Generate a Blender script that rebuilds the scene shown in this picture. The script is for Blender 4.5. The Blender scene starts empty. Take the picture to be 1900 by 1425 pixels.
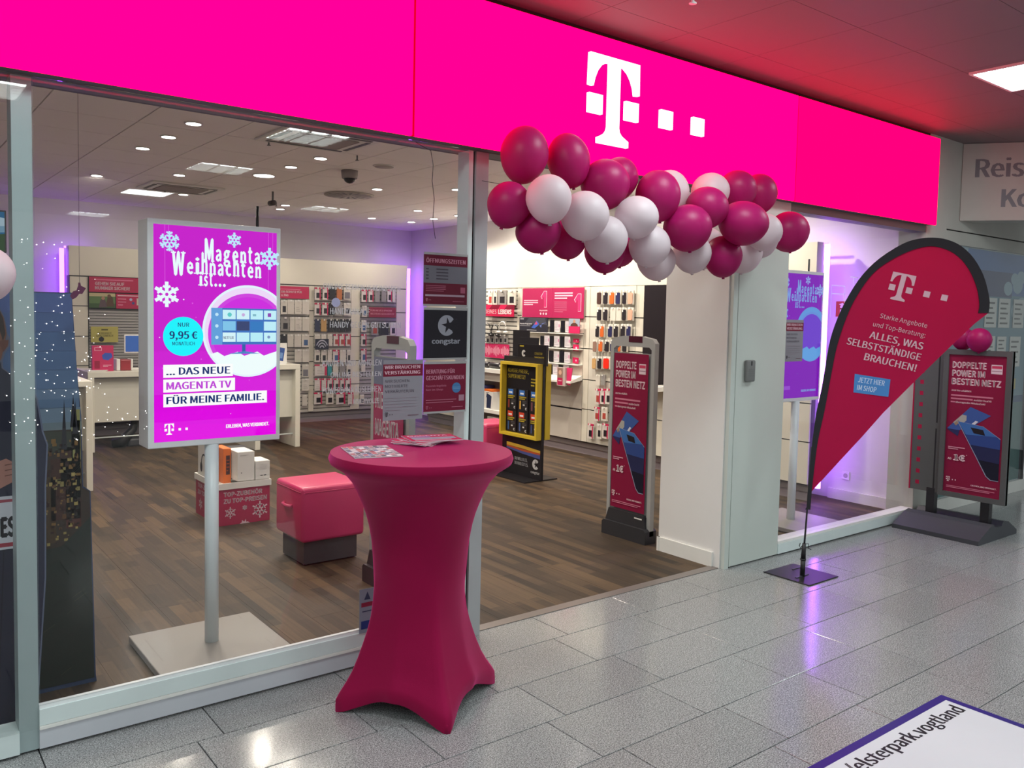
import bpy, bmesh, math, random
from mathutils import Vector, Matrix
from mathutils.geometry import tessellate_polygon
random.seed(7)
S = bpy.context.scene
COL = S.collection
PI = math.pi

# ---------------------------------------------------------------- camera, world, exposure
cam_d = bpy.data.cameras.new('camera')
cam = bpy.data.objects.new('camera', cam_d)
COL.objects.link(cam)
YAW, PITCH, ROLL = 0.66111062, 0.0589204, 0.02136304
fw = Vector((math.sin(YAW)*math.cos(PITCH), math.cos(YAW)*math.cos(PITCH), -math.sin(PITCH)))
rt = Vector((math.cos(YAW), -math.sin(YAW), 0))
up = rt.cross(fw)
r2 = rt*math.cos(ROLL) + up*math.sin(ROLL)
u2 = -rt*math.sin(ROLL) + up*math.cos(ROLL)
m = Matrix((r2, u2, -fw)).transposed().to_4x4()
m.translation = Vector((0, -3.64688, 1.75))
cam.matrix_world = m
cam_d.sensor_width = 36.0
cam_d.lens = 36.0*1558.07/1900.0
cam_d.shift_x = -1.25/1900.0
cam_d.shift_y = -36.58/1900.0
cam_d.clip_start = 0.02
S.camera = cam
S.view_settings.view_transform = 'Standard'
S.view_settings.look = 'None'
S.view_settings.exposure = 0.0
S.view_settings.gamma = 1.0
S.view_settings.use_curve_mapping = False
world = bpy.data.worlds.new('world')
S.world = world
world.use_nodes = True
world.node_tree.nodes['Background'].inputs[0].default_value = (0.60, 0.64, 0.65, 1)
world.node_tree.nodes['Background'].inputs[1].default_value = 0.62

MALL_PANEL = 32.0        # emission of the mall's square ceiling lights
SHOP_SPOT = 66.0        # watts of one recessed shop downlight
SHOP_GLOW = 14.0        # emission of its lens
SIGN = 4.2             # emission of the backlit fascia
LED = 12.0               # emission of the violet strips

# ---------------------------------------------------------------- materials
def lin(c):
    if isinstance(c, str):
        c = c.lstrip('#')
        c = [int(c[i:i+2], 16)/255.0 for i in (0, 2, 4)]
        return tuple((x/12.92 if x <= 0.04045 else ((x+0.055)/1.055)**2.4) for x in c)
    return tuple(c)
_m = {}
def mat(name, c, rough=0.5, metal=0.0, spec=0.5, var=0.06, scale=6.0, sheen=0.0, trans=0.0, bump=0.0):
    if name in _m: return _m[name]
    c = lin(c)
    M = bpy.data.materials.new(name); M.use_nodes = True
    n, l = M.node_tree.nodes, M.node_tree.links
    b = n['Principled BSDF']
    b.inputs['Roughness'].default_value = rough
    b.inputs['Metallic'].default_value = metal
    b.inputs['Specular IOR Level'].default_value = spec
    if sheen: 
        b.inputs['Sheen Weight'].default_value = sheen
        b.inputs['Sheen Tint'].default_value = (0.95, 0.06, 0.34, 1); b.inputs['Sheen Roughness'].default_value = 0.4
        b.inputs['Specular Tint'].default_value = (1.0, 0.10, 0.42, 1)
    tc = n.new('ShaderNodeTexCoord'); nz = n.new('ShaderNodeTexNoise')
    nz.inputs['Scale'].default_value = scale; nz.inputs['Detail'].default_value = 4
    l.new(tc.outputs['Object'], nz.inputs['Vector'])
    mx = n.new('ShaderNodeMix'); mx.data_type = 'RGBA'
    mx.inputs[6].default_value = (*[x*(1-var) for x in c], 1)
    mx.inputs[7].default_value = (*[min(1, x*(1+var)) for x in c], 1)
    l.new(nz.outputs['Fac'], mx.inputs[0]); l.new(mx.outputs[2], b.inputs['Base Color'])
    if bump:
        bp = n.new('ShaderNodeBump'); bp.inputs['Strength'].default_value = bump; bp.inputs['Distance'].default_value = 0.002
        n2 = n.new('ShaderNodeTexNoise'); n2.inputs['Scale'].default_value = 400
        l.new(tc.outputs['Object'], n2.inputs['Vector']); l.new(n2.outputs['Fac'], bp.inputs['Height']); l.new(bp.outputs[0], b.inputs['Normal'])
    if trans:
        tr = n.new('ShaderNodeBsdfTranslucent'); l.new(mx.outputs[2], tr.inputs[0])
        ms = n.new('ShaderNodeMixShader'); ms.inputs[0].default_value = trans
        l.new(b.outputs[0], ms.inputs[1]); l.new(tr.outputs[0], ms.inputs[2])
        l.new(ms.outputs[0], n['Material Output'].inputs[0])
    _m[name] = M
    return M
def emit(name, c, s):
    if name in _m: return _m[name]
    M = bpy.data.materials.new(name); M.use_nodes = True
    n, l = M.node_tree.nodes, M.node_tree.links
    n.remove(n['Principled BSDF'])
    e = n.new('ShaderNodeEmission'); e.inputs[0].default_value = (*lin(c), 1); e.inputs[1].default_value = s
    l.new(e.outputs[0], n['Material Output'].inputs[0])
    _m[name] = M
    return M
def ink(c, e=0.0, rough=0.45):
    """printed colour; with e > 0 the lit pixels of a screen"""
    k = 'ink_%s_%.2f' % (c, e)
    if e > 0: return emit(k, c, e)
    return mat(k, c, rough=rough, spec=0.3, var=0.02)

WHITE = mat('white_lacquer', (0.78, 0.77, 0.73), 0.4)
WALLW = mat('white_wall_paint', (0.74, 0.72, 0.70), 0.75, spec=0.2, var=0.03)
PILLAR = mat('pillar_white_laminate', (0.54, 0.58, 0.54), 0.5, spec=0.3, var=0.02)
ALU = mat('pale_aluminium', (0.70, 0.78, 0.77), 0.38, metal=0.1)
POSTM = mat('post_aluminium', (0.33, 0.40, 0.405), 0.4)
POST2 = mat('door_post_aluminium', (0.40, 0.41, 0.42), 0.4)
DALU = mat('grey_aluminium', (0.36, 0.36, 0.36), 0.4, metal=0.3)
GREY = mat('grey_plastic', (0.42, 0.42, 0.41), 0.45)
BOARDG = mat('board_grey', (0.085, 0.088, 0.088), 0.5)
MGREY = mat('mid_grey_paint', (0.16, 0.165, 0.165), 0.5)
DGREY = mat('dark_grey_plastic', (0.045, 0.045, 0.055), 0.45)
BLACK = mat('black_plastic', (0.012, 0.011, 0.014), 0.4)
MAG = mat('magenta_leather', (0.62, 0.045, 0.15), 0.32, spec=0.5)
CLOTH = mat('magenta_stretch_cloth', (0.25, 0.006, 0.042), 0.5, spec=0.5, sheen=0.7, var=0.05, bump=0.15)
FLAGM = mat('magenta_flag_cloth', (0.46, 0.007, 0.062), 0.7, spec=0.2, trans=0.25, var=0.05)
PINKB = mat('magenta_balloon', (0.46, 0.011, 0.150), 0.42, spec=0.35, trans=0.36, var=0.02)
WHITEB = mat('white_balloon', (0.76, 0.66, 0.70), 0.42, spec=0.35, trans=0.34, var=0.02)
CEIL = mat('shop_ceiling_tile', (0.92, 0.88, 0.87), 0.85, spec=0.1, var=0.03)
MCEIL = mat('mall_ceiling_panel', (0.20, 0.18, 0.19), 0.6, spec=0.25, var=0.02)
DARKGAP = mat('dark_gap', (0.02, 0.018, 0.02), 0.8)
TAUPE = mat('taupe_plinth', (0.20, 0.17, 0.17), 0.5)
BEIGE = mat('beige_wall', (0.50, 0.49, 0.45), 0.7, spec=0.2)
PLATE = mat('display_base_plate', (0.28, 0.26, 0.24), 0.45)
YEL = mat('yellow_frame', (0.62, 0.44, 0.03), 0.45)
MAGL = '#c8004f'      # magenta print

def glass_mat():
    M = bpy.data.materials.new('clear_shop_glass'); M.use_nodes = True
    n, l = M.node_tree.nodes, M.node_tree.links
    n.remove(n['Principled BSDF'])
    t = n.new('ShaderNodeBsdfTransparent'); t.inputs[0].default_value = (0.985, 0.99, 0.988, 1)
    g = n.new('ShaderNodeBsdfGlossy'); g.inputs['Roughness'].default_value = 0.0
    lw = n.new('ShaderNodeLayerWeight'); lw.inputs[0].default_value = 0.5
    p = n.new('ShaderNodeMath'); p.operation = 'POWER'; p.inputs[1].default_value = 5
    a = n.new('ShaderNodeMath'); a.operation = 'MULTIPLY_ADD'; a.inputs[1].default_value = 0.95; a.inputs[2].default_value = 0.034
    ms = n.new('ShaderNodeMixShader')
    l.new(lw.outputs['Facing'], p.inputs[0]); l.new(p.outputs[0], a.inputs[0]); l.new(a.outputs[0], ms.inputs[0])
    l.new(t.outputs[0], ms.inputs[1]); l.new(g.outputs[0], ms.inputs[2]); l.new(ms.outputs[0], n['Material Output'].inputs[0])
    return M
GLASS = glass_mat()

def granite_mat():
    M = bpy.data.materials.new('grey_granite'); M.use_nodes = True
    n, l = M.node_tree.nodes, M.node_tree.links
    b = n['Principled BSDF']
    b.inputs['Specular IOR Level'].default_value = 0.5
    geo = n.new('ShaderNodeNewGeometry'); oi = n.new('ShaderNodeObjectInfo')
    n1 = n.new('ShaderNodeTexNoise'); n1.inputs['Scale'].default_value = 190; n1.inputs['Detail'].default_value = 3
    n2 = n.new('ShaderNodeTexVoronoi'); n2.inputs['Scale'].default_value = 130
    for x in (n1, n2): l.new(geo.outputs['Position'], x.inputs['Vector'])
    cr = n.new('ShaderNodeValToRGB')
    e = cr.color_ramp.elements
    e[0].position = 0.33; e[0].color = (0.075, 0.077, 0.081, 1)
    e[1].position = 0.66; e[1].color = (0.45, 0.46, 0.46, 1)
    k = e.new(0.5); k.color = (0.26, 0.265, 0.265, 1)
    l.new(n1.outputs['Fac'], cr.inputs[0])
    mx = n.new('ShaderNodeMix'); mx.data_type = 'RGBA'; mx.blend_type = 'MULTIPLY'
    mx.inputs[0].default_value = 0.55
    cv = n.new('ShaderNodeValToRGB'); cv.color_ramp.elements[0].color = (0.55, 0.55, 0.55, 1); cv.color_ramp.elements[1].color = (1.15, 1.15, 1.13, 1)
    l.new(n2.outputs['Color'], cv.inputs[0]); l.new(cr.outputs[0], mx.inputs[6]); l.new(cv.outputs[0], mx.inputs[7])
    hs = n.new('ShaderNodeHueSaturation')
    ma = n.new('ShaderNodeMath'); ma.operation = 'MULTIPLY_ADD'; ma.inputs[1].default_value = 0.14; ma.inputs[2].default_value = 1.0
    l.new(oi.outputs['Random'], ma.inputs[0]); l.new(ma.outputs[0], hs.inputs['Value']); l.new(mx.outputs[2], hs.inputs['Color'])
    l.new(hs.outputs[0], b.inputs['Base Color'])
    n3 = n.new('ShaderNodeTexNoise'); n3.inputs['Scale'].default_value = 5
    l.new(geo.outputs['Position'], n3.inputs['Vector'])
    mr = n.new('ShaderNodeMapRange'); mr.inputs[3].default_value = 0.11; mr.inputs[4].default_value = 0.19
    l.new(n3.outputs['Fac'], mr.inputs[0]); l.new(mr.outputs[0], b.inputs['Roughness'])
    return M
GRANITE = granite_mat()

def wood_mat():
    M = bpy.data.materials.new('dark_strip_parquet'); M.use_nodes = True
    n, l = M.node_tree.nodes, M.node_tree.links
    b = n['Principled BSDF']; b.inputs['Specular IOR Level'].default_value = 0.45; b.inputs['Roughness'].default_value = 0.62
    geo = n.new('ShaderNodeNewGeometry'); sp = n.new('ShaderNodeSeparateXYZ'); cb = n.new('ShaderNodeCombineXYZ')
    l.new(geo.outputs['Position'], sp.inputs[0]); l.new(sp.outputs[1], cb.inputs[0]); l.new(sp.outputs[0], cb.inputs[1])
    cols = []
    for (w, sq, off) in ((0.46, 1.0, 0.37), (0.61, 1.0, 0.61)):
        t = n.new('ShaderNodeTexBrick'); t.offset = off; t.offset_frequency = 2; t.squash = sq
        t.inputs['Scale'].default_value = 1; t.inputs['Mortar Size'].default_value = 0
        t.inputs['Brick Width'].default_value = w; t.inputs['Row Height'].default_value = 0.0733; t.inputs['Bias'].default_value = 0
        t.inputs['Color1'].default_value = (0.0, 0.0, 0.0, 1); t.inputs['Color2'].default_value = (1, 1, 1, 1)
        l.new(cb.outputs[0], t.inputs['Vector']); cols.append(t)
    ad = n.new('ShaderNodeMath'); ad.operation = 'MULTIPLY_ADD'; ad.inputs[1].default_value = 0.6
    m2 = n.new('ShaderNodeMath'); m2.operation = 'MULTIPLY'; m2.inputs[1].default_value = 0.4
    l.new(cols[1].outputs[0], m2.inputs[0]); l.new(cols[0].outputs[0], ad.inputs[0]); l.new(m2.outputs[0], ad.inputs[2])
    mp = n.new('ShaderNodeMapping'); mp.inputs['Scale'].default_value = (2.2, 60, 1)
    nz = n.new('ShaderNodeTexNoise'); nz.inputs['Scale'].default_value = 1; nz.inputs['Detail'].default_value = 5
    l.new(cb.outputs[0], mp.inputs[0]); l.new(mp.outputs[0], nz.inputs['Vector'])
    a3 = n.new('ShaderNodeMath'); a3.operation = 'MULTIPLY_ADD'; a3.inputs[1].default_value = 0.7
    s3 = n.new('ShaderNodeMath'); s3.operation = 'SUBTRACT'; s3.inputs[1].default_value = 0.5
    l.new(nz.outputs['Fac'], s3.inputs[0]); l.new(s3.outputs[0], a3.inputs[0]); l.new(ad.outputs[0], a3.inputs[2])
    cr = n.new('ShaderNodeValToRGB'); e = cr.color_ramp.elements
    e[0].position = 0.0; e[0].color = (0.022, 0.0135, 0.007, 1)
    e[1].position = 1.0; e[1].color = (0.112, 0.066, 0.032, 1)
    k = e.new(0.5); k.color = (0.052, 0.031, 0.016, 1)
    l.new(a3.outputs[0], cr.inputs[0]); l.new(cr.outputs[0], b.inputs['Base Color'])
    return M
WOOD = wood_mat()

# ---------------------------------------------------------------- mesh helpers
class MB:
    """collects simple solids, then links them as ONE mesh object"""
    def __init__(s): s.v, s.f, s.k, s.m, s.sm = [], [], [], [], []
    def mi(s, m):
        if m not in s.m: s.m.append(m)
        return s.m.index(m)
    def add(s, vs, fs, m, smooth=False):
        o = len(s.v); s.v += [tuple(x) for x in vs]; i = s.mi(m)
        for f in fs: s.f.append([o+j for j in f]); s.k.append(i); s.sm.append(smooth)
        return s
    def box(s, x0, x1, y0, y1, z0, z1, m):
        x0, x1 = sorted((x0, x1)); y0, y1 = sorted((y0, y1)); z0, z1 = sorted((z0, z1))
        return s.add([(x0,y0,z0),(x1,y0,z0),(x1,y1,z0),(x0,y1,z0),(x0,y0,z1),(x1,y0,z1),(x1,y1,z1),(x0,y1,z1)],
              [(0,3,2,1),(4,5,6,7),(0,1,5,4),(1,2,6,5),(2,3,7,6),(3,0,4,7)], m)
    def bbox(s, x0, x1, y0, y1, z0, z1, m, r=0.004, seg=2):
        """box with rounded edges"""
        bm = bmesh.new()
        bmesh.ops.create_cube(bm, size=1)
        for v in bm.verts: v.co = Vector(((x0+x1)/2+v.co.x*(x1-x0), (y0+y1)/2+v.co.y*(y1-y0), (z0+z1)/2+v.co.z*(z1-z0)))
        bmesh.ops.bevel(bm, geom=bm.edges[:], offset=r, segments=seg, affect='EDGES', profile=0.5)
        bm.verts.index_update()
        s.add([v.co[:] for v in bm.verts], [[v.index for v in f.verts] for f in bm.faces], m, seg > 2)
        bm.free(); return s
    def tube(s, pts, r, m, n=10, cap=True):
        pts = [Vector(p) for p in pts]; rs = r if isinstance(r, (list, tuple)) else [r]*len(pts)
        vs = []; a = None
        for i, p in enumerate(pts):
            t = (pts[min(i+1, len(pts)-1)]-pts[max(i-1, 0)]).normalized()
            if a is None: a = t.cross(Vector((0.31, 0.95, 0.05))).normalized()
            a = (a - t*a.dot(t)).normalized(); b = t.cross(a)
            vs += [p+(a*math.cos(2*PI*j/n)+b*math.sin(2*PI*j/n))*rs[i] for j in range(n)]
        fs = [(i*n+j, i*n+(j+1) % n, (i+1)*n+(j+1) % n, (i+1)*n+j) for i in range(len(pts)-1) for j in range(n)]
        if cap: fs += [tuple(range(n-1, -1, -1)), tuple((len(pts)-1)*n+j for j in range(n))]
        return s.add(vs, fs, m, True)
    def lathe(s, prof, c, m, n=24, smooth=True):
        vs = [(c[0]+r*math.cos(2*PI*j/n), c[1]+r*math.sin(2*PI*j/n), c[2]+z) for r, z in prof for j in range(n)]
        k = len(prof)
        fs = [(i*n+j, i*n+(j+1) % n, (i+1)*n+(j+1) % n, (i+1)*n+j) for i in range(k-1) for j in range(n)]
        fs += [tuple(range(n-1, -1, -1)), tuple((k-1)*n+j for j in range(n))]
        return s.add(vs, fs, m, smooth)
    def prism(s, poly, fr, d0, d1, m):
        """polygon in a frame's (u, v), extruded from depth d0 to d1 along the frame's normal"""
        n = len(poly)
        area = sum(poly[i][0]*poly[(i+1) % n][1]-poly[(i+1) % n][0]*poly[i][1] for i in range(n))
        if area < 0: poly = poly[::-1]
        tri = tessellate_polygon([[Vector((a, b, 0)) for a, b in poly]])
        vs = [fr.p(a, b, d0) for a, b in poly]+[fr.p(a, b, d1) for a, b in poly]
        fs = []
        for t in tri:
            (ax, ay), (bx, by), (cx, cy) = [poly[i] for i in t]
            if (bx-ax)*(cy-ay)-(cx-ax)*(by-ay) < 0: t = t[::-1]
            fs.append(tuple(n+i for i in t)); fs.append(tuple(t[::-1]))
        fs += [(i, (i+1) % n, n+(i+1) % n, n+i) for i in range(n)]
        return s.add(vs, fs, m)
    def build(s, name, parent=None, kind=None, label=None):
        me = bpy.data.meshes.new(name)
        off = Vector(parent_base(parent)) if parent else Vector((0, 0, 0))
        me.from_pydata([(x-off.x, y-off.y, z-off.z) for x, y, z in s.v], [], s.f)
        for m in s.m: me.materials.append(m)
        me.polygons.foreach_set('material_index', s.k)
        me.polygons.foreach_set('use_smooth', s.sm)
        me.update()
        o = bpy.data.objects.new(name, me); COL.objects.link(o)
        if parent: o.parent = parent
        if kind: o['kind'] = kind
        if label: o['label'] = label
        return o
def parent_base(o):
    p = Vector((0, 0, 0))
    while o: p = p+o.location; o = o.parent
    return p
class Fr:
    """a flat frame in the room: origin, right, up; depth d runs along right x up, towards the viewer"""
    def __init__(s, o, r, u): s.o, s.r, s.u = Vector(o), Vector(r).normalized(), Vector(u).normalized(); s.n = s.r.cross(s.u)
    def p(s, a, b, d=0.0): return s.o+s.r*a+s.u*b+s.n*d
    def box(s, mb, a0, a1, b0, b1, d0, d1, m): return mb.prism([(a0, b0), (a1, b0), (a1, b1), (a0, b1)], s, d0, d1, m)
def FRONT(x, z, y): return Fr((x, y, z), (1, 0, 0), (0, 0, 1))          # faces the mall (-y)
def SIDE(y, z, x): return Fr((x, y, z), (0, -1, 0), (0, 0, 1))           # faces -x; right runs towards the mall

_txt = {}
try:        # a plain grotesque that ships inside Blender; the built-in text font if it is missing
    import os
    SANS = bpy.data.fonts.load(os.path.join(bpy.utils.system_resource('DATAFILES'), 'fonts', 'Noto Sans CJK Regular.woff2'))
except Exception:
    SANS = None
def text_polys(body, bold):
    k = (body, bold)
    if k not in _txt:
        c = bpy.data.curves.new('lettering', 'FONT'); c.body = body; c.size = 1.0
        if SANS: c.font = SANS
        c.offset = bold; c.resolution_u = 2
        o = bpy.data.objects.new('lettering', c)
        me = bpy.data.meshes.new_from_object(o)
        vs = [(v.co.x, v.co.y) for v in me.vertices]; fs = [tuple(p.vertices) for p in me.polygons]
        bpy.data.objects.remove(o); bpy.data.curves.remove(c); bpy.data.meshes.remove(me)
        _txt[k] = (vs, fs)
    return _txt[k]
CAP = max(y for x, y in text_polys('H', 0)[0])

T_LOGO = [(0.005, .49), (.40, .49), (.403, .312), (.367, .308), (.357, .352), (.338, .392), (.31, .427), (.275, .449), (.243, .456), (.242, .10), (.248, .078), (.265, .06), (.29, .048),
          (.32, .034), (.32, 0), (.078, 0), (.077, .031), (.112, .046), (.136, .06), (.15, .078), (.156, .10), (.157, .456), (.125, .45), (.092, .43), (.065, .398), (.045, .355), (.033, .309), (0, .312)]
T_DOTS = [(.001, .160), (.293, .160), (.592, .162), (.886, .164)]

class Print:
    """flat print on a frame: every shape is real flat geometry, stacked by tenths of a millimetre"""
    def __init__(s, fr, d=0.0006, e=0.0, step=0.00025): s.fr, s.mb, s.d, s.e, s.step = fr, MB(), d, e, step
    def poly(s, pts, c, nd=True):
        n = len(pts)
        area = sum(pts[i][0]*pts[(i+1) % n][1]-pts[(i+1) % n][0]*pts[i][1] for i in range(n))
        if area < 0: pts = pts[::-1]
        if n > 4: 
            tri = tessellate_polygon([[Vector((a, b, 0)) for a, b in pts]])
            fs = []
            for t in tri:
                (ax, ay), (bx, by), (cx, cy) = [pts[i] for i in t]
                fs.append(tuple(t) if (bx-ax)*(cy-ay)-(cx-ax)*(by-ay) > 0 else tuple(t[::-1]))
        else: fs = [tuple(range(n))]
        s.mb.add([s.fr.p(a, b, s.d) for a, b in pts], fs, ink(c, s.e))
        if nd: s.d += s.step
        return s
    def rect(s, a0, b0, a1, b1, c, nd=True): return s.poly([(a0, b0), (a1, b0), (a1, b1), (a0, b1)], c, nd)
    def disc(s, a, b, r, c, n=36, ry=None, nd=True): return s.poly([(a+r*math.cos(2*PI*i/n), b+(ry or r)*math.sin(2*PI*i/n)) for i in range(n)], c, nd)
    def text(s, body, a, b, h, c, w=None, al='l', bold=0.012, rot=0.0, slant=0.0, nd=True):
        """lettering; bold text is two struck copies a hair apart"""
        vs, fs = text_polys(body, 0.0)
        if not vs: return s
        k = h/CAP; x0 = min(v[0] for v in vs)-bold; x1 = max(v[0] for v in vs)+bold
        kx = k if w is None else w/(x1-x0)
        W = (x1-x0)*kx; sh = {'l': 0, 'c': -W/2, 'r': -W}[al]
        cr, sr = math.cos(rot), math.sin(rot)
        for dx, dy in ((-bold, 0), (bold, 0), (0, bold*.6), (0, -bold*.6)) if bold > .018 else ((-bold, 0), (bold, 0)) if bold > .004 else ((0, 0),):
            pts = []
            for x, y in vs:
                X = (x+dx-x0)*kx+sh+y*k*slant; Y = (y+dy)*k
                pts.append(s.fr.p(a+X*cr-Y*sr, b+X*sr+Y*cr, s.d+(0.00003 if dx > 0 else 0)+(0.00005 if dy else 0)))
            s.mb.add(pts, fs, ink(c, s.e))
        if nd: s.d += s.step
        return s
    def bars(s, a, b, w, h, gap, n, c, last=0.6):
        for i in range(n):
            s.rect(a, b-i*gap, a+(w if i < n-1 else w*last), b-i*gap+h, c, nd=False)
        s.d += s.step; return s
    def tlogo(s, a, b, h, c, rot=0.0):
        k = h/0.49; cr, sr = math.cos(rot), math.sin(rot)
        tr = lambda P: [(a+(x*cr-y*sr)*k, b+(x*sr+y*cr)*k) for x, y in P]
        s.poly(tr(T_LOGO), c, False)
        for x, y in T_DOTS: s.poly(tr([(x, y), (x+.106, y), (x+.106, y+.107), (x, y+.107)]), c, False)
        s.d += s.step; return s
    def flake(s, a, b, r, c, t=None, kind=0):
        t = t or r*0.09
        for i in range(6):
            g = PI/2+i*PI/3; dx, dy = math.cos(g), math.sin(g)
            def seg(p, q, tt):
                ex, ey = q[0]-p[0], q[1]-p[1]; L = math.hypot(ex, ey) or 1; nx, ny = -ey/L*tt, ex/L*tt
                s.poly([(a+p[0]-nx, b+p[1]-ny), (a+q[0]-nx, b+q[1]-ny), (a+q[0]+nx, b+q[1]+ny), (a+p[0]+nx, b+p[1]+ny)], c, False)
            seg((dx*r*.12, dy*r*.12), (dx*r, dy*r), t*(1.0 if kind == 0 else 1.5))
            for f in ((.45, .75) if kind == 0 else (.5,)):
                for sg in (-1, 1):
                    h = g+sg*PI/3; L = r*(.34 if kind == 0 else .32)
                    seg((dx*r*f, dy*r*f), (dx*r*f+math.cos(h)*L, dy*r*f+math.sin(h)*L), t)
        s.d += s.step; return s
    def congstar(s, a, b, r, c, bg):
        P = [(a+r*math.cos(math.radians(g)), b+r*math.sin(math.radians(g))) for g in range(38, 323, 9)]+[(a+r*.35, b-r*.1), (a+r*.35, b+r*.15)]
        s.poly(P, c)
        st = []
        for i in range(10):
            g = math.radians(100+36*i); rr = r*(.98 if i % 2 == 0 else .36)
            st.append((a+r*.18+rr*.82*math.cos(g), b+rr*.82*math.sin(g)))
        return s.poly(st, bg)
    def build(s, parent, name='print', label=None): return s.mb.build(name, parent, label=label)

def thing(name, label, cat, loc, group=None):
    o = bpy.data.objects.new(name, None); COL.objects.link(o)
    o.location = loc; o.empty_display_size = 0.05
    o['label'] = label; o['category'] = cat
    if group: o['group'] = group
    return o
def tag(o, label, cat, group=None, kind=None):
    o['label'] = label; o['category'] = cat
    if group: o['group'] = group
    if kind: o['kind'] = kind
    return o
def struct(name, label, cat, loc=(0, 0, 0)):
    o = thing(name, label, cat, loc); o['kind'] = 'structure'; return o
ORD = ['first', 'second', 'third', 'fourth', 'fifth', 'sixth', 'seventh', 'eighth', 'ninth', 'tenth', 'eleventh', 'twelfth', 'thirteenth', 'fourteenth', 'fifteenth', 'sixteenth']

# ================================================================ THE MALL: floor, ceiling, lights
fl = struct('floor', 'grey granite tile floor of the shopping mall outside the shop', 'floor')
MB().box(-6, 13, -14, 0.085, -0.12, -0.012, DGREY).build('floor_bed', fl)
def tile_mesh(w, d):
    mb = MB(); g = 0.0022; c = 0.0015
    x0, x1, y0, y1 = -w/2+g, w/2-g, -d/2+g, d/2-g
    mb.add([(x0, y0, -.012), (x1, y0, -.012), (x1, y1, -.012), (x0, y1, -.012),
            (x0, y0, -c), (x1, y0, -c), (x1, y1, -c), (x0, y1, -c),
            (x0+c, y0+c, 0), (x1-c, y0+c, 0), (x1-c, y1-c, 0), (x0+c, y1-c, 0)],
           [(0, 1, 5, 4), (1, 2, 6, 5), (2, 3, 7, 6), (3, 0, 4, 7), (4, 5, 9, 8), (5, 6, 10, 9), (6, 7, 11, 10), (7, 4, 8, 11), (8, 9, 10, 11)], GRANITE)
    o = mb.build('tile', fl); me = o.data; bpy.data.objects.remove(o); return me
TM = tile_mesh(0.631, 0.348)
far = MB()
for r in range(28):
    y = 0.068-0.174-0.348*r
    x0 = (0.523 if r % 2 == 0 else 0.414)+0.3155
    for k in range(-6, 17):
        x = x0+0.631*k
        near = r < 8 and -1.3 < x < 10.4
        if near:
            o = bpy.data.objects.new('tile', TM); COL.objects.link(o); o.parent = fl; o.location = (x, y, 0)
        else:
            g = 0.0022
            far.add([(x-.3155+g, y-.174+g, 0), (x+.3155-g, y-.174+g, 0), (x+.3155-g, y+.174-g, 0), (x-.3155+g, y+.174-g, 0)], [(0, 1, 2, 3)], GRANITE)
far.build('distant_tiles', fl, kind='stuff')

ce = struct('ceiling', 'pale metal panel ceiling of the mall above the walkway', 'ceiling')
MB().box(-6, 13, -14, 0.25, 3.42, 3.5, DARKGAP).build('ceiling_bed', ce)
LIGHTS = [(6.10, -1.345), (3.39, -3.98), (0.72, -3.98), (3.37, -6.39), (5.97, -9.08), (3.27, -13.1), (8.8, -3.98), (0.72, -6.39), (6.1, -4.6), (-2.2, -3.98), (8.8, -6.39), (3.3, -9.3), (0.7, -9.3), (3.39, -1.345), (0.72, -1.345), (-2.2, -1.345), (-2.2, -6.39)]  # entries past the mirrored ones are unseen panels added to light the mall
cw, cd = 0.632, 0.679
me_c = None
farc = MB()
for i in range(-14, 14):
    for j in range(20):
        x = 4.46+cw*(i+.5); y = -0.33-cd*(j-.5)
        if any(abs(x-a) < cw*.52 and abs(y-b) < cd*.52 for a, b in LIGHTS): pass
        hole = any(abs(x-a)+abs(y-b) < 0.001 for a, b in LIGHTS)
        if 1.5 < x < 9.8 and y > -3.2:
            if me_c is None:
                o = MB().box(-cw/2+.0015, cw/2-.0015, -cd/2+.0015, cd/2-.0015, 0, .02, MCEIL).build('ceiling_panel', ce)
                me_c = o.data; bpy.data.objects.remove(o)
            o = bpy.data.objects.new('ceiling_panel', me_c); COL.objects.link(o); o.parent = ce; o.location = (x, min(y, 0.25-cd/2+.3), 3.4)
        else:
            farc.box(x-cw/2+.0015, x+cw/2-.0015, y-cd/2+.0015, y+cd/2-.0015, 3.4, 3.42, MCEIL)
farc.build('distant_ceiling_panels', ce, kind='stuff')
PANEL_E = emit('mall_panel_light', (0.88, 1.0, 1.0), MALL_PANEL)
LLAB = ["square recessed ceiling light near the fascia's right end", 'square louvred light mirrored in the glass over the front air cassette', 'square louvred light mirrored in the glass at the left post',
        'square louvred light mirrored in the glass left of the big round downlight', 'square louvred light mirrored in the glass behind the swirl diffuser', 'square louvred light mirrored on the back wall beside the violet strip',
        'added mall fill light far right, above the neighbouring shop walkway', 'added mall fill light behind the viewer, second row, left', 'added mall fill light in the walkway between flag and viewer', 'added mall fill light far left, first full row', 'added mall fill light far right, second row',
        'added mall fill light in the third row, middle', 'added mall fill light in the third row, left', 'added mall fill light close above the doorway balloons', 'added mall fill light close above the left display window', 'added mall fill light at the far left beside the fascia', 'added mall fill light far left, second row']
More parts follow.
